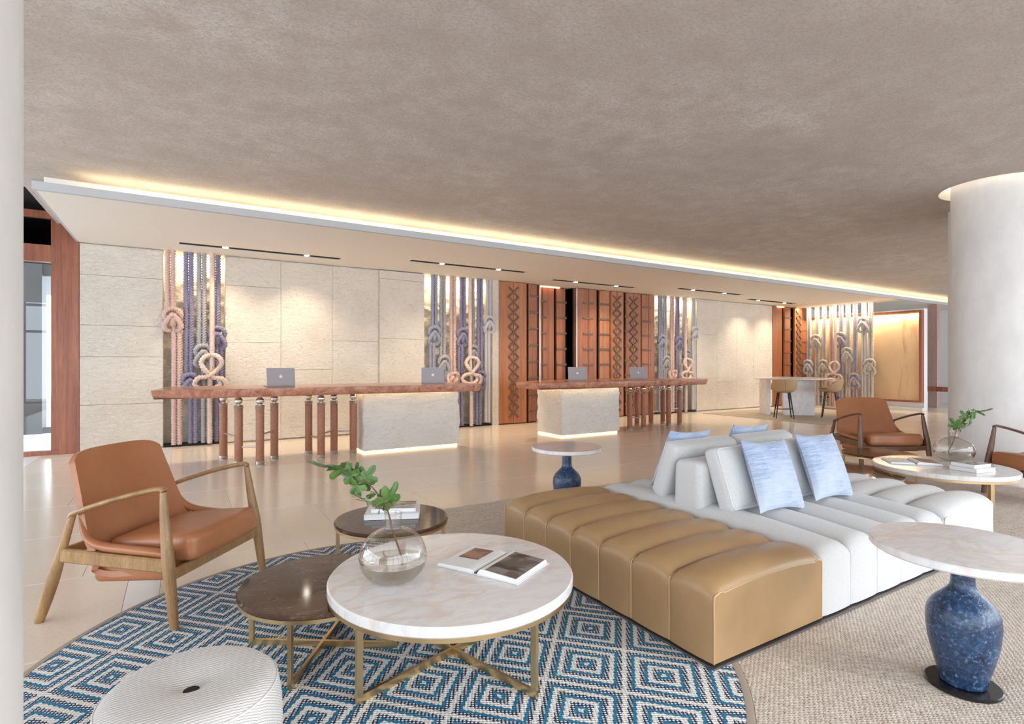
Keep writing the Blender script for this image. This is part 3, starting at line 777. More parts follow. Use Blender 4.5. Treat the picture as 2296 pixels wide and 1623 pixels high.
# ============================================================ BLUE VASE TABLES
def vase_table(label, cx, cy, k, zt, R):
    t = thing('vase_table', label, 'side table', (cx,cy,.009), 0, 'blue glazed vase side tables')
    mk('base_plate', cyl(.158*k,0,.014,48,.003), MT['black'], t, True, .6)
    pr = [(.088,.014),(.098,.02),(.104,.045),(.122,.10),(.143,.17),(.153,.235),(.154,.272),(.147,.305),(.125,.336),(.088,.366),(.060,.392),(.051,.418),(.050,.48),(.050,zt-.042)]
    pr = spline([(r*k,0,z) for r,z in pr], 4)
    mk('vase_body', lathe([(p.x,p.z) for p in pr], 48), MT['glaze'], t, True, .9)
    mk('tabletop', lathe([(R-.008,zt-.034),(R,zt-.027),(R,zt-.004),(R-.004,zt),(.0001,zt)], 96), MT['marble'], t, True, .6)
vase_table('marble-topped side table on a blue glazed vase, nearest at the right edge', 2.685,.925,.79,.565,.316)
vase_table('marble-topped side table on a blue glazed vase behind the tan ottoman', 2.88,3.80,.80,.57,.305)

# ============================================================ POUF
pf = thing('knitted_pouf', 'cream knitted pouf with a dimpled centre, at the near left', 'pouf', (.030,1.86,ZR))
def pouf_prof():
    P = [(.205,0),(.232,.03),(.250,.10),(.256,.19),(.252,.275),(.238,.328),(.205,.357),(.15,.365),(.10,.363),(.06,.352),(.035,.338),(.022,.328)]
    return [(p.x,p.z) for p in spline([(r*.97,0,z) for r,z in P], 5)]
mk('knit_cover', lathe(pouf_prof(), 72, False), MT['knit'], pf, True, 2)
mk('centre_hole_disc', lathe([(.0001,.329),(.018,.329),(.023,.324),(.023,.30)], 20), MT['dark'], pf, True)  # dark disc, its colour standing in for the shade inside the centre hole
mk('top_seam', xf(tube([(.2325*math.cos(2*PI*k/64),.2325*math.sin(2*PI*k/64),.328) for k in range(64)], .0028, 6, closed=True)), MT['pipe_w'], pf, True)

# ============================================================ ARMCHAIRS
def armchair(label, cx, cy, rz, wd, lth):
    t = thing('lounge_chair', label, 'armchair', (cx,cy,0), rz, 'leather lounge chairs'); z0 = 0
    wm, lm = MT[wd], MT[lth]
    for s in (-1,1):
        P = spline([(s*.372,-.372,0),(s*.368,-.352,.16),(s*.362,-.33,.33),(s*.350,-.302,.52),(s*.340,-.285,.665)], 5)
        R = [.020+(.030-.020)*min(1,i/10) if i <= 10 else .030-(.015)*(i-10)/10 for i in range(21)]
        mk('leg', tube(P, R, 12), wm, t, True)
        P = spline([(s*.372,.372,0),(s*.360,.318,.18),(s*.350,.270,.34),(s*.342,.213,.535)], 6)
        mk('leg', tube(P, [.020+.009*math.sin(PI*min(1,i/13)) - (.004*max(0,i-13)/5) for i in range(19)], 12), wm, t, True)
        P = spline([(s*.340,-.290,.668),(s*.340,-.270,.680),(s*.343,-.18,.664),(s*.350,-.02,.622),(s*.350,.13,.574),(s*.344,.205,.545),(s*.342,.218,.530)], 5)
        mk('armrest', tube(P, [.017]*3+[.0165]*(len(P)-6)+[.0185]*3, 12, flat=(.8,1.15), up=(0,0,1)), wm, t, True)
        g = join(box(-.016,.016,-.31,.29,-.034,.034))
        mk('side_rail', xf(cbox(-.016,.016,-.31,.285,-.034,.034,.008), (s*.352,-.02,.322), 0, math.radians(3)), wm, t, False)
    mk('front_rail', cbox(-.35,.35,-.352,-.322,.235,.290,.006), wm, t, False)
    mk('rear_rail', cbox(-.35,.35,.262,.290,.315,.365,.006), wm, t, False)
    prof = spline([(0,-.29,.235),(0,-.10,.202),(0,.04,.196),(0,.135,.245),(0,.190,.375),(0,.262,.60),(0,.342,.835)], 8)
    hw_ = spline([(.300,0,0),(.318,0,0),(.332,0,0),(.350,0,0),(.350,0,0),(.318,0,0),(.292,0,0)], 8)
    nP = len(prof)-1
    def fn(a, b):
        s = 2*b-1; f = a*nP; rr = max(0, (a-.90)/.10)
        f2 = f-(abs(s)**6)*rr*2.0; i = min(int(f2), nP-1); k = f2-i
        p = prof[i].lerp(prof[i+1], k); w = hw_[i].x+(hw_[i+1].x-hw_[i].x)*k
        seat = max(0, min(1, (.66-a)/.22))
        return (s*w, p.y-(1-seat)*.045*s*s-.045*abs(s)**3*math.exp(-((a-.58)/.10)**2), p.z+seat*.035*s*s)
    mk('seat_shell', shell(fn, 44, 22, .028), lm, t, True, .9)
    mk('seat_base', xf(rbox(.318,.205,.062,.03,3,4), (0,-.075,.262), 0, math.radians(-4)), lm, t, True, 1.2)
    for sg in (-1,1):
        P = spline([(sg*.322,.190,.520),(sg*.334,.160,.462),(sg*.342,.118,.415),(sg*.346,.04,.388),(sg*.343,-.10,.376),(sg*.335,-.22,.366),(sg*.322,-.30,.352)], 6); n_ = len(P)-1
        mk('side_roll', tube(P, [.008+.022*math.sin(min(1,i/n_*1.6)*PI/2)-.004*i/n_ for i in range(n_+1)], 12, flat=(1,.8), up=(sg,0,0)), lm, t, True, 2)
    def cf(p):
        x, y, z = p; b = max(0,1-(x/.285)**2)*max(0,1-(y/.25)**2)
        return (x*(1-.05*max(0,y/.25)), y-.030*(1-(x/.30)**2)*(1 if y < -.1 else 0)*min(1, max(0,-y-.1)/.1), z+(.020*b if z > 0 else 0))
    cu = mk('seat_cushion', xf(rbox(.280,.245,.070,.040,4,8,cf), (0,-.150,.348), 0, math.radians(-6)), lm, t, True, 1.2)
    w = [(-.268,-.228),(.268,-.228),(.262,.23),(-.262,.23)]; P = []
    for k in range(4):
        a0, b0 = Vector((*w[k],.050)), Vector((*w[(k+1)%4],.050)); P += [a0.lerp(b0, q) for q in (.05,.5,.95)]
        if k == 0: P[1].y -= .030
    mk('cushion_piping', xf(tube(P, .0035, 6, closed=True), (0,-.150,.348), 0, math.radians(-6)), lm, cu, True)
    return t
armchair('cognac leather lounge chair with oak frame at the left, on the blue rug edge', -.08,3.635,math.radians(51.6),'oak','cognac')
armchair('cognac leather lounge chair with walnut frame facing the viewer beside the column', 7.66,3.56,math.radians(-31),'walnut','cognac').scale = (1.14,1.04,1)
armchair('cognac leather lounge chair cut by the right picture edge, in front of the column', 7.04,1.70,math.radians(-116),'walnut','cognac')

# ============================================================ RECEPTION DESKS
def desk_top(front, back, zt, th, seed):
    """live-edge slab: front and back outlines (left to right), edge undercut; returns (top, edge) geometries"""
    F_ = spline([(x,y,0) for x,y in front], 10); B_ = spline([(x,y,0) for x,y in back], 10)
    ring = [(p.x,p.y) for p in F_]+[(p.x,p.y) for p in B_[::-1]]; n = len(ring)
    cx = sum(p[0] for p in ring)/n; cy = sum(p[1] for p in ring)/n
    V = []; lay = [(zt,0),(zt-.004,-.002),(zt-.045,.004),(zt-th*.72,.014),(zt-th,.030)]
    for (z, ins) in lay:
        for i, (x, y) in enumerate(ring):
            a, b = ring[i-1], ring[(i+1)%n]; tx, ty = b[0]-a[0], b[1]-a[1]; l = math.hypot(tx,ty) or 1; nx, ny = -ty/l, tx/l
            w = .010*mnoise.noise(Vector((x*2.3,y*2.3,z*6+seed))) if z < zt else 0
            V.append((x+nx*(ins+w), y+ny*(ins+w), z))
    E = [(k*n+i, k*n+(i+1)%n, (k+1)*n+(i+1)%n, (k+1)*n+i) for k in range(len(lay)-1) for i in range(n)]
    E.append(tuple((len(lay)-1)*n+i for i in range(n)))
    return ([V[i] for i in range(n)], [tuple(range(n))]), (V, E)
def block_geo(x0, x1, y0, y1, z0, z1, seed):
    hx, hy, hz = (x1-x0)/2, (y1-y0)/2, (z1-z0)/2
    def fn(p):
        q = Vector(p); w = Vector((q.x*3+seed, q.y*3, q.z*3)); w2 = w*3.3
        d = .026*mnoise.noise(w)+.018*mnoise.noise(w2)
        n = Vector((q.x/hx if abs(q.x) > hx-.03 else 0, q.y/hy if abs(q.y) > hy-.03 else 0, 0))
        if n.length: q = q+n.normalized()*d
        return (q.x+(x0+x1)/2, q.y+(y0+y1)/2, q.z+(z0+z1)/2)
    return rbox(hx, hy, hz, .012, 2, 30, fn)
def led_area(parent, loc, sx, sy, e, up=False, c=(1,.76,.42)):
    ld = bpy.data.lights.new('led_strip', 'AREA'); ld.shape = 'RECTANGLE'; ld.size = sx; ld.size_y = sy; ld.energy = e; ld.color = c
    lo = bpy.data.objects.new('led_strip', ld); COL.objects.link(lo); lo.location = loc; lo.parent = parent
    if up: lo.rotation_euler = (PI,0,0)
POST = None
def post(parent, x, y, zt):
    g = lathe([(.048,.05),(.050,.055),(.050,zt-.155),(.048,zt-.150)], 20)
    p = mk('leg', xf(g, (x,y,0)), MT['post'], parent, True)
    rings = [lathe([(.046,zz-.010),(.054,zz-.006),(.0565,zz),(.054,zz+.006),(.046,zz+.010)], 20) for zz in (.012,.030,.047,zt-.158,zt-.142,zt-.127)]
    mk('ferrule', xf(join(*rings, cyl(.045,0,.05,20), cyl(.045,zt-.16,zt-.12,20)), (x,y,0)), MT['steel'], p, True)
    b = [(.016,zt-.12),(.018,zt-.105)]+[(max(.001,.050*math.sin(a)), zt-.062-.050*math.cos(a)) for a in [.42+k*(PI-.84)/10 for k in range(11)]]+[(.018,zt-.014),(.03,zt+.004)]
    mk('ball_finial', xf(lathe(b, 20), (x,y,0)), MT['balld'], p, True)
def bar_(parent, a, b, z):
    mk('stretcher', tube([(a[0],a[1],z),(b[0],b[1],z)], .012, 10), MT['steel'], parent, True)
def desk(label, front, back, zt, th, blk, posts, bars, seed):
    t = thing('reception_desk', label, 'desk')
    top, edge = desk_top(front, back, zt, th, seed)
    tp = mk('slab_top', top, MT['slab'], t, False); mk('live_edge', edge, MT['edge'], t, True, 1.2)
    x0, x1, y0, y1 = blk; zb = zt-th
    b = mk('stone_base', block_geo(x0,x1,y0,y1,.032,zb-.02,seed), MT['block'], t, True, 1.0)
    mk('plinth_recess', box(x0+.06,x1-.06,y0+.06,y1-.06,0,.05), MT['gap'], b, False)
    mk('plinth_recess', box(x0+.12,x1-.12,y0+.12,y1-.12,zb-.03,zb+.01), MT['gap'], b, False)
    for (w0,w1,v0,v1) in ((x0+.02,x1-.02,y0+.025,y0+.04),(x0+.025,x0+.04,y0+.02,y1-.02),(x1-.04,x1-.025,y0+.02,y1-.02)):
        mk('led_strip', box(w0,w1,v0+.02,v1+.02,.004,.022), MT['led'], b, False)
    mk('led_strip', join(box(x0-.02,x1+.02,y0-.075,y0-.055,zb-.008,zb+.002), box(x0-.075,x0-.055,y0-.02,y1-.02,zb-.008,zb+.002)), MT['led'], b, False)
    for p in posts: post(t, p[0], p[1], zb)
    for (i, j, z) in bars: bar_(t, posts[i], posts[j], z)
    return t
desk('live-edge timber reception desk on a stone block, nearer the left, with eight leather posts',
     [(-.28,7.50),(.3,7.44),(1.2,7.38),(2.2,7.40),(3.1,7.34),(3.75,7.24),(3.98,7.42)],
     [(-.13,8.62),(.9,8.66),(2.2,8.56),(3.2,8.52),(3.80,8.30),(3.98,7.42)], .990, .105,
     (2.27,3.80,7.83,8.46), [(.51,8.345),(.647,7.768),(.88,7.626),(1.10,7.986),(1.585,8.20),(1.656,7.727),(1.896,8.011),(2.14,7.90)],
     [(0,1,.36),(1,2,.235),(2,3,.39),(4,5,.27),(5,6,.34),(6,7,.33)], 1.3)
desk('live-edge timber reception desk on a stone block in front of the timber wall',
     [(5.00,7.36),(5.5,7.40),(6.5,7.42),(7.6,7.48),(8.6,7.46),(9.25,7.48),(9.48,7.68)],
     [(5.02,8.10),(6.0,8.62),(7.2,8.68),(8.4,8.66),(9.2,8.40),(9.48,7.68)], .980, .110,
     (5.74,7.08,7.71,8.50), [(7.572,7.954),(8.163,8.36),(7.857,7.865),(8.577,8.37),(8.694,7.987),(9.02,7.98),(8.90,8.34)],
     [(0,2,.235),(3,6,.27),(4,5,.36)], 5.1)

# ------------------------------------------------------------ laptops
def laptop(label, x, y, z, rz, s=1.0):
    t = thing('laptop', label, 'laptop', (x,y,z+.001), rz, 'open grey laptops on the reception desks')
    mk('base', cbox(-.18*s,.18*s,.0,.25*s,0,.014,.004), MT['alu'], t, False)
    mk('keyboard', box(-.15*s,.15*s,.03*s,.13*s,.014,.0148), MT['keys'], t, False)
    a = math.radians(-14); L = .245*s       # lid hinged at the viewer's side (back of the machine), leaning to the viewer
    lid = mk('lid', xf(cbox(-.18*s,.18*s,-.006,.0,.0,L,.003), (0,.004,.012), 0, -a*-1), MT['alu'], t, False)
    mk('screen', xf(box(-.168*s,.168*s,0,.0006,.012,L-.01), (0,.0045,.012), 0, a), MT['black'], lid, False)
    pts = []
    for k in range(40):
        th = 2*PI*k/40; r = .022*s*(1+.06*math.cos(2*th)); px, pz = r*math.cos(th)*.92, r*math.sin(th)
        if abs(th-PI/2) < .3: pz -= .004*s
        if abs(th-3*PI/2) < .3: pz += .003*s
        d = math.hypot(px-.026*s, pz-.003*s)
        if d < .0115*s: ang = math.atan2(pz-.003*s, px-.026*s); px, pz = .026*s+.0115*s*math.cos(ang), .003*s+.0115*s*math.sin(ang)
        pts.append((px, pz))
    leaf = [(0,.026),(.003,.033),(.009,.036),(.008,.030),(.003,.026)]
    def plate(poly): 
        n = len(poly); return [(x_,-.0072,.125*s+z_) for x_,z_ in poly]+[(x_,-.0055,.125*s+z_) for x_,z_ in poly], [tuple(range(n)),tuple(range(n,2*n))[::-1]]+[(i,(i+1)%n,n+(i+1)%n,n+i) for i in range(n)]
    mk('logo', xf(join(plate(pts), plate([(a_*s,b_*s) for a_,b_ in leaf])), (0,.004,.012), 0, a), MT['logo'], lid, False)
laptop('grey laptop above the leather posts of the left desk', 1.17,7.86,.99,math.radians(3),1.0)
laptop('grey laptop at the right end of the left desk', 3.36,7.86,.99,math.radians(-22),.98)
laptop('grey laptop above the stone block of the right desk', 6.47,8.20,.98,math.radians(-28),1.0)
laptop('grey laptop above the posts of the right desk', 8.02,8.16,.98,math.radians(-26),1.0)

# ============================================================ KNOTTED ROPES
def lay(lobes, pitch, depth=.16, n0=0):
    return lambda a, d: (1-depth)+depth*math.cos(lobes*a+2*PI*d/pitch*1.0)
def resample(P, step):
    P = [Vector(p) for p in P]; out = [P[0]]; acc = 0
    for i in range(1, len(P)):
        seg = P[i]-P[i-1]; L = seg.length; d = step-acc
        while d <= L: out.append(P[i-1]+seg*(d/L)); d += step
        acc = (acc+L) % step
    return out
def strand(P, r, twist, step=.0072):
    if twist == 'smooth': return tube(resample(P, .06), r, 10)
    sec = lay(3, .042 if twist > 0 else -.042, .20) if twist != 2 else lay(1, .020, .10)
    return tube(resample(P, step if twist != 2 else .005), r*1.12, 12, sec)
def rope(label, group, root_xf, x, y, mat, zk, dx=0.0, single=False, r=.036, knot='eight', z0=.032, z1=ZS+.02, ks=1.0, smooth=False, y_off=0.0):
    """hanging rope: upper pair, knot, lower pair shifted by dx (local X along the wall, -Y towards the room)"""
    cx, cy, rz = root_xf(x, y+y_off)
    t = thing('knotted_rope', label, 'rope', (cx,cy,0), rz, group)
    m = MT[mat]; offs = [0] if single else [-r*1.02, r*1.02]
    tw = ('smooth' if smooth else 1)
    for k, o in enumerate(offs):
        w = tw if smooth else (2 if (single and knot == 'loops') else (1 if k == 0 else -1))
        if knot is None:
            mk('strand', strand([(o,0,z1),(o,0,z0)], r, w), m, t, True, 1.5); continue
        mk('upper_strand', strand([(o,0,z1),(o,0,zk+.02)], r, w), m, t, True, 1.5)
        w2 = tw if smooth else (1 if k == 0 else -1)
        mk('lower_strand', strand([(o+dx*.6,.01,zk+.05),(o+dx,0,zk-.14),(o+dx,0,z0)], r, w2), m, t, True, 1.5)
    if knot == 'eight':
        k = ks; q = lambda *p: [(a*k+dx*.4, b*k-.01, zk+c*k) for a,b,c in p]
        arch = q((-.045,.02,-.03),(-.095,-.02,.02),(-.108,-.045,.075),(-.075,-.06,.135),(0,-.065,.160),(.075,-.06,.135),(.108,-.045,.075),(.095,-.02,.02),(.045,.02,-.03))
        vee = q((-.03,.02,-.175),(-.085,-.01,-.165),(-.112,-.04,-.115),(-.088,-.062,-.045),(-.035,-.075,.035),(0,-.075,.060),(.035,-.07,.035),(.088,-.06,-.045),(.112,-.04,-.115),(.085,-.01,-.165),(.03,.02,-.175))
        core = q((0,-.01,.10),(0,-.03,.0),(0,-.01,-.10))
        for P in (arch, vee): mk('knot', strand(spline(P, 6), r*1.05, 'smooth' if smooth else 1, .0075), m, t, True, 1.5)
        mk('knot_core', tube(core, [.05*k,.06*k,.05*k], 10), m, t, True, 1.5)
    elif knot == 'loops':
        A = [(0,.33,0),(-.09,.29,-.045),(-.135,.19,-.06),(-.075,.07,-.095),(.04,-.04,-.06),(.16,-.07,-.075),(.205,-.17,-.06),(.13,-.28,-.04),(.02,-.33,-.01)]
        B = [(0,.33,0),(.09,.30,-.08),(.14,.20,-.085),(.075,.08,-.055),(-.05,-.02,-.095),(-.17,-.05,-.085),(-.215,-.15,-.06),(-.12,-.235,-.09),(.02,-.22,-.10),(.12,-.15,-.05),(.10,-.04,-.02)]
        for Q in (A, B):
            mk('knot', strand(spline([(p*ks*.9+dx*.5, d_, zk+q_*ks*.85) for p,q_,d_ in Q], 8), r*1.02, 1, .0075), m, t, True, 1.5)
        mk('knot_core', tube([(0,-.01,zk+.28*ks),(dx*.5,-.01,zk),(dx,-.01,zk-.28*ks)], [.03]*3, 10), m, t, True, 1.5)
    elif knot == 'ball':
        P = []
        for i in range(70):
            a = 2*PI*i/70; P.append((.034*ks*(2+math.cos(2*a))*math.cos(3*a), -.035-.045*math.sin(4*a), zk+.040*ks*(2+math.cos(2*a))*math.sin(3*a)))
        mk('knot', strand(P+[P[0]], r*.95, 1, .0075), m, t, True, 1.5)
        mk('knot_core', lathe([(.001,-.07),(.06,-.04),(.07,0),(.06,.04),(.001,.07)], 12), m, t, True, 1.5, loc=(0,-.01,zk))
flat_xf = lambda x, y: (x, y, 0)
ORD = ['leftmost','second from left','third from left','fourth from left','fifth from left','sixth from left','seventh from left','rightmost','ninth from left','rightmost']
CN = {'r_pink':'pink','r_blush':'blush pink','r_violet':'violet','r_grey':'grey','r_blue':'blue-grey','r_light':'pale grey','r_cream':'cream','r_lav':'lavender'}
def rope_set(items, where, group, xfn):
    n = len(items)
    for i, it in enumerate(items):
        pos = 'rightmost' if i == n-1 else ORD[i]
        rope('%s knotted rope, %s %s' % (CN[it['mat']], pos, where), group, xfn, **it)
rope_set([dict(x=-.12,y=9.985,mat='r_pink',zk=1.99,dx=.085,ks=1.0), dict(x=.125,y=10.02,mat='r_violet',zk=.98,dx=.06,ks=.95), dict(x=.305,y=10.02,mat='r_grey',zk=1.43,dx=.06,ks=1.0),
          dict(x=.445,y=9.90,mat='r_blush',zk=1.12,dx=-.03,single=True,knot='loops',ks=1.15), dict(x=.505,y=10.06,mat='r_violet',zk=1.72,dx=.05,ks=1.0)],
         'in the niche at the left', 'ropes in the left wall niche', flat_xf)
rope_set([dict(x=4.31,y=10.02,mat='r_blue',zk=1.86,dx=-.05), dict(x=4.50,y=10.04,mat='r_grey',zk=1.28,dx=.03), dict(x=4.70,y=9.99,mat='r_pink',zk=.99,knot='ball',ks=1.2), dict(x=4.935,y=10.02,mat='r_violet',zk=1.84,dx=-.05),
          dict(x=5.04,y=9.89,mat='r_blush',zk=1.12,dx=.03,single=True,knot='loops',ks=1.1), dict(x=5.17,y=10.08,mat='r_grey',zk=1.50,dx=.02), dict(x=5.32,y=10.0,mat='r_violet',zk=.98,dx=-.03,ks=.95), dict(x=5.54,y=10.02,mat='r_light',zk=2.12,dx=-.03,smooth=True)],
         'in the niche behind the desk end', 'ropes in the middle wall niche', flat_xf)
rope_set([dict(x=10.60,y=10.02,mat='r_blue',zk=1.86,dx=0), dict(x=10.80,y=10.06,mat='r_grey',zk=1.32,dx=0), dict(x=11.01,y=10.0,mat='r_pink',zk=.99,knot='ball',ks=1.2), dict(x=11.235,y=10.02,mat='r_violet',zk=1.84,dx=0),
          dict(x=11.40,y=9.89,mat='r_blush',zk=1.12,dx=.02,single=True,knot='loops',ks=1.1), dict(x=11.55,y=10.06,mat='r_blue',zk=1.50,dx=.04), dict(x=11.86,y=10.02,mat='r_light',zk=2.12,dx=0,smooth=True)],
         'in the niche right of the timber', 'ropes in the right wall niche', flat_xf)
end_xf = lambda x, y: (y, x, -PI/2)
RP = [('r_light',9.78,1.20),('r_cream',9.52,1.98),('r_cream',9.30,1.20),('r_pink',9.08,.78),('r_blush',8.90,1.02),('r_lav',8.80,2.02),('r_cream',8.60,1.56),('r_lav',8.40,.80),('r_light',8.16,2.42),('r_cream',7.98,1.22)]
rope_set([dict(x=y,y=(16.93 if m_ != 'r_blush' else 16.80),mat=m_,zk=zk,dx=0,r=.037,ks=1.2,smooth=(i == 8),single=(i == 4),knot=('loops' if i == 4 else 'eight'),z0=.004) for i,(m_,y,zk) in enumerate(RP)],
         'before the amber panel', 'ropes hanging before the amber panel', end_xf)
ld = bpy.data.lights.new('rope_lamp', 'AREA'); ld.shape = 'RECTANGLE'; ld.size = .12; ld.size_y = 2.1; ld.energy = 26; ld.color = (1,.86,.66)
lo = bpy.data.objects.new('rope_lamp', ld); COL.objects.link(lo); lo.location = (16.62,8.9,3.05); lo.rotation_euler = (0,math.radians(-12),0); lo.parent = sf

# ============================================================ HIGH TABLE AND STOOLS
ht = thing('high_table', 'tall round white marble table on slab legs by the far wall', 'table', (13.30,8.10,.008))
mk('tabletop', lathe([(.86,.895),(.93,.915),(.93,.93),(.925,.935),(.0001,.935)], 96), MT['marble'], ht, True, .5)
def slab_leg(ax, ay, bx, by, th):
    l = math.hypot(bx-ax, by-ay); g = cbox(-l/2,l/2,-th/2,th/2,0,.90,.005)
    mk('slab_leg', xf(g, ((ax+bx)/2-13.30,(ay+by)/2-8.10,0), math.atan2(by-ay,bx-ax)), MT['marble'], ht, False)
slab_leg(12.95,8.16,13.52,7.68,.10); slab_leg(12.68,8.36,13.10,8.84,.10)
def stool(label, x, y, rz):
    t = thing('bar_stool', label, 'bar stool', (x,y,.008), rz, 'tan bar stools at the high table')
    def fn(a, b):
        ph = 2*PI*a; c_ = math.cos(ph); k2 = max(0, min(1, (c_+.35)/1.1)); k2 = k2*k2*(3-2*k2); rim = .70+.225*k2
        sx = .225 if True else 0
        if b < .5:
            k = b/.5; r = .185*k; return (r*1.12*math.sin(ph), r*c_, .640-.012*math.sin(PI*k)+.02*k**4)
        k = (b-.5)/.5; r = .185+.045*math.sin(k*PI/2); return (r*1.12*math.sin(ph), r*c_+.02*k*k2, .66+(rim-.66)*k)
    mk('seat_shell', shell(fn, 36, 16, .03), MT['stool'], t, True, 1.2)
    for (sx, sy) in ((-1,-1),(1,-1),(1,1),(-1,1)):
        mk('leg', tube([(sx*.11,sy*.10,.63),(sx*.19,sy*.18,.0)], [.021,.011], 10), MT['blackleg'], t, True)
    c = [(-.172,-.163),(.172,-.163),(.172,.163),(-.172,.163)]
    mk('foot_ring', tube([(*p,.22) for p in c], .008, 8, closed=True), MT['strap'], t, True)
stool('tan bar stool with its back to the viewer, left of the high table leg', 12.23,7.67,math.radians(131))
stool('tan bar stool seen from the side, right of the high table leg', 13.28,7.15,math.radians(-155))

# ============================================================ TABLE DRESSING
def vase_prof(k=1.0):
    P = [(.001,0),(.055,.001),(.095,.012),(.128,.045),(.141,.09),(.138,.125),(.118,.168),(.085,.198),(.052,.213),(.036,.219),(.034,.232),(.034,.262),(.036,.282)]
    return [(p.x*k,p.z*k) for p in spline([(r,0,z) for r,z in P], 4)]
def glass_vase(label, x, y, z):
    t = thing('glass_vase', label, 'vase', (x,y,z+.001), 0, 'round glass vases with leafy branches')
    pr = vase_prof(); mk('glass_body', lathe(pr, 56, False), MT['glass'], t, True, 2)
    mk('glass_lip', tube([(.036*math.cos(2*PI*k/32),.036*math.sin(2*PI*k/32),.282) for k in range(32)], .0016, 6, closed=True), MT['glass'], t, True)
    wp_ = [(r*.975,zz+.002) for r,zz in pr if zz < .080 and r < .145]+[(.134,.080),(.0001,.080)]
    mk('water', lathe(wp_, 48, False), MT['water'], t, True, .6)
    return t
def leaf_geo(size, seed, lobes=5):
    rnd = random.Random(seed); P = []
    tips = [-2.2,-1.1,0,1.1,2.2] if lobes == 5 else [-1.3,0,1.3]
    N = 44
    for k in range(N):
        a = -PI+2*PI*(k+.5)/N
        d = min(abs(a-t_) for t_ in tips); lob = .42+.58*max(0, math.cos(min(d/.55,1)*PI/2))**.8
        L = (1.0-.12*abs(a)/PI*2) if abs(a) < 2.7 else .35
        P.append((size*lob*L*math.sin(a)*.9*(1+.05*rnd.uniform(-1,1)), size*lob*L*math.cos(a)*(1+.05*rnd.uniform(-1,1))))
    V = [(0,0,0)]
    for f in (.5,1.0):
        for (x, y) in P: r2 = (x*x+y*y)*f*f/(size*size); V.append((x*f, y*f, -size*.30*r2+size*.10*abs(x*f)/size+.003*math.sin(x*f*200+seed)))
    F = [(0,1+k,1+(k+1)%N) for k in range(N)]+[(1+k,1+N+k,1+N+(k+1)%N,1+(k+1)%N) for k in range(N)]
    return V, F
# branch laid out in the vase's own frame: (sideways, depth, height) metres
S_ = 1/(5.41*527.)
def bpt(cx_, cy_, dep=0): return ((cx_-1066)*S_, dep, (1461-cy_)*S_)
def branch(label, root, mirror=1, kk=1.0, yaw=math.radians(-31.4)):
    t = thing('leafy_branch', label, 'branch', root, yaw, 'leafy branches in glass vases')
    X_ = lambda p: (p[0]*mirror*kk, p[1]*kk, p[2]*kk)
    main = [bpt(1150,1215,.03),bpt(1070,900,.0),bpt(1005,650),bpt(960,520,-.005),bpt(880,430),bpt(790,335,.005),bpt(700,258),bpt(640,212),bpt(540,152,.01),bpt(440,112,.015),bpt(330,95,.02)]
    P = spline([X_(p) for p in main], 5); mk('stem', tube(P, [.0042-.0030*i/len(P) for i in range(len(P))], 8), MT['stem'], t, True)
    tw = [[bpt(880,430),bpt(800,410,.01),bpt(735,385,.015),bpt(660,350,.02)],[bpt(995,670),bpt(940,610,-.01),bpt(880,560,-.02),bpt(760,500,-.03),bpt(640,475,-.03)],[bpt(965,520),bpt(985,490,-.01)],[bpt(975,560),bpt(1030,500,-.02)]]
    for w in tw:
        P = spline([X_(p) for p in w], 4); mk('twig', tube(P, .0014, 6), MT['stem'], t, True)
    # leaf: attach point, size, pointing direction in the picture plane (angle from up, clockwise), lean, material, lobes
    LV = [((560,215),150,-75,.25,'leaf',5),((640,330),140,-130,.3,'leaf',5),((620,190),120,-10,.5,'leaf',5),((735,240),150,38,.35,'leaf',3),((720,290),125,165,.3,'leaf',5),
          ((470,120),200,-82,1.15,'leaf',3),((300,95),250,-98,1.25,'leaf2',3),((1000,500),190,38,.75,'leaf',5),((925,470),80,-20,.3,'leaf',5),((960,440),85,60,1.0,'leaf',3),
          ((820,430),80,-150,.9,'leaf',3),((760,500),90,-170,.6,'leaf2',3),((680,480),110,-80,1.1,'leaf2',3),((870,555),70,-60,1.0,'leaf2',3),((960,560),85,-170,.4,'leaf',3),((1050,515),60,170,.5,'leaf',3),((560,150),110,-40,.8,'leaf',5),((905,610),70,-140,1.2,'leaf',3)]
    for i, (ap, sz, ang, lean, m, lb) in enumerate(LV):
        p = X_(bpt(ap[0], ap[1], -.012+.006*(i % 5)))
        g = leaf_geo(sz*S_*kk*1.22, i, lb)
        a = math.radians(ang)*mirror
        o = mk('leaf', g, MT[m], t, True, 2, p)
        o.rotation_euler = (Matrix.Rotation(a,4,'Y') @ Matrix.Rotation(PI/2-.22,4,'X') @ Matrix.Rotation(lean*mirror*(1 if i % 2 else -1),4,'Y')).to_euler()
    return t
glass_vase('round glass vase with water on the near white marble table', .774,2.235,.385)
branch('leafy branch leaning left from the vase on the near marble table', (.774,2.235,.386))
glass_vase('round glass vase with water on the far white marble table', 6.22,2.21,.385).scale = (1.12,1.12,1.05)
branch('leafy branch leaning right from the vase on the far marble table', (6.22,2.21,.386), -1, .98)

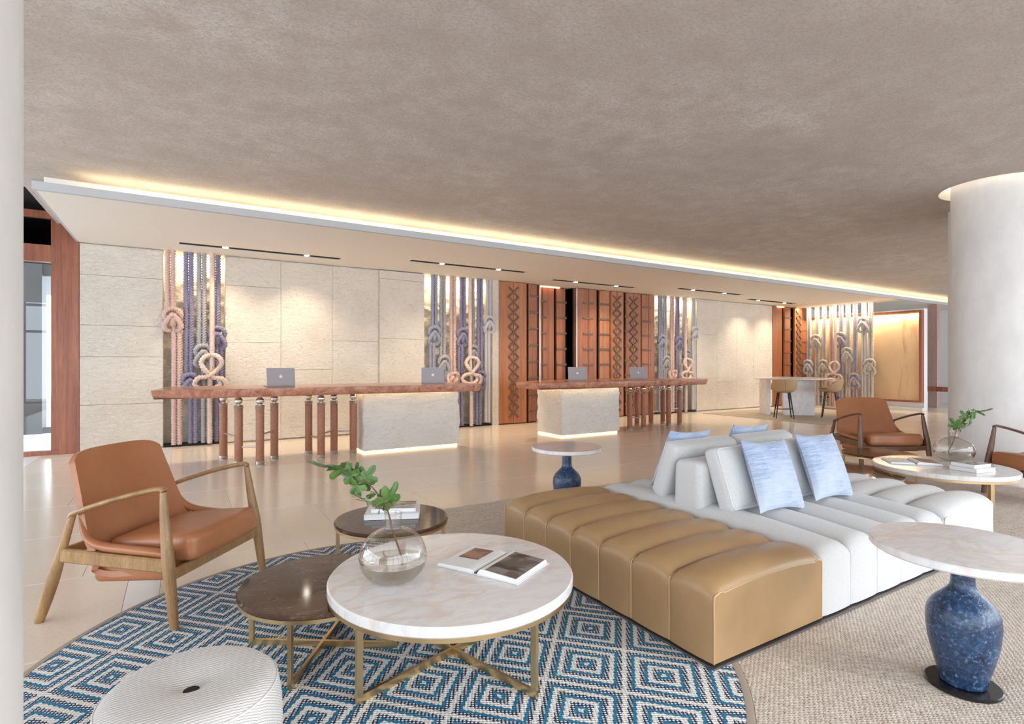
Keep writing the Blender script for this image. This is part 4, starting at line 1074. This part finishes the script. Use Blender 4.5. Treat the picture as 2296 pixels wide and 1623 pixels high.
def closed_book(label, x, y, z, rz, w, d, h, cover='cover', photo=None, group='stacked white books'):
    t = thing('book', label, 'book', (x,y,z), rz, group)
    mk('pages', box(-w/2+.003,w/2-.004,-d/2+.004,d/2-.004,.003,h-.003), MT['paper'], t, False)
    mk('cover', join(cbox(-w/2,w/2,-d/2,d/2,0,.003,.0008), cbox(-w/2,w/2,-d/2,d/2,h-.003,h,.0008), cbox(-w/2-.001,-w/2+.003,-d/2,d/2,0,h,.0008)), MT[cover], t, False)
    if photo: mk('cover_picture', box(-w/2+.02,w/2-.006,-d/2+.006,d/2-.006,h,h+.0006), MT[photo], t, False)
yr = math.radians(-31.4)
closed_book('thick white book at the bottom of the stack on the brown table', 1.185,3.42,.319,math.radians(-24),.34,.22,.036)
closed_book('white book with sepia cover on top of the stack on the brown table', 1.20,3.43,.356,math.radians(-24),.28,.19,.024,photo='photo3')
closed_book('white book at the bottom of the stack on the far marble table', 5.80,1.93,.386,math.radians(-12),.25,.21,.034)
closed_book('white book with grey cover on top of the stack on the far marble table', 5.80,1.94,.421,math.radians(-12),.22,.18,.028,photo='photo3')
def open_book(label, x, y, z, rz, k=1.0, p1='photo2', p2='photo'):
    t = thing('open_book', label, 'book', (x,y,z), rz, 'open picture books'); W, D = .205*k, .27*k
    def side(s, H):
        N = 14; V, F = [], []
        def zt(u): return (.004+H*(1-.42*u)*min(1,(u*9)**.5 if u < .11 else 1))*k
        for i in range(N+1):
            u = i/N
            for (yy, zz) in ((-D/2,.004),(D/2,.004),(D/2,zt(u)),(-D/2,zt(u))): V.append((s*(.004+u*W*(1 if zz < .005 else .965)), yy, zz))
        for i in range(N):
            for j in range(4): F.append((i*4+j, i*4+(j+1)%4, (i+1)*4+(j+1)%4, (i+1)*4+j))
        F += [(0,1,2,3),(N*4,N*4+1,N*4+2,N*4+3)]
        return (V, F), zt
    for s, H, pm, (u0,u1,v0,v1) in ((-1,.016,p1,(.30,.85,-.10,.42)),(1,.026,p2,(.20,.985,-.485,.485))):
        g, zt = side(s, H); mk('page_block', g, MT['paper'], t, True, .5)
        def fn(a, b): u = u0+(u1-u0)*a; return (s*(.004+u*W*.965), D*(v0+(v1-v0)*b), zt(u)+.0006)
        mk('picture', grid(fn, 10, 2), MT[pm], t, True)
    mk('hard_cover', cbox(-W-.01,W+.01,-D/2-.006,D/2+.006,0,.004,.001), MT['cover'], t, False)
    mk('spine_block', box(-.006,.006,-D/2-.004,D/2+.004,.002,.010), MT['spine'], t, False)
open_book('open picture book lying on the near white marble table', 1.215,2.16,.386,math.radians(-62))
open_book('open picture book lying on the far white marble table', 5.78,2.38,.386,math.radians(-50), .95, 'photo3', 'photo2')
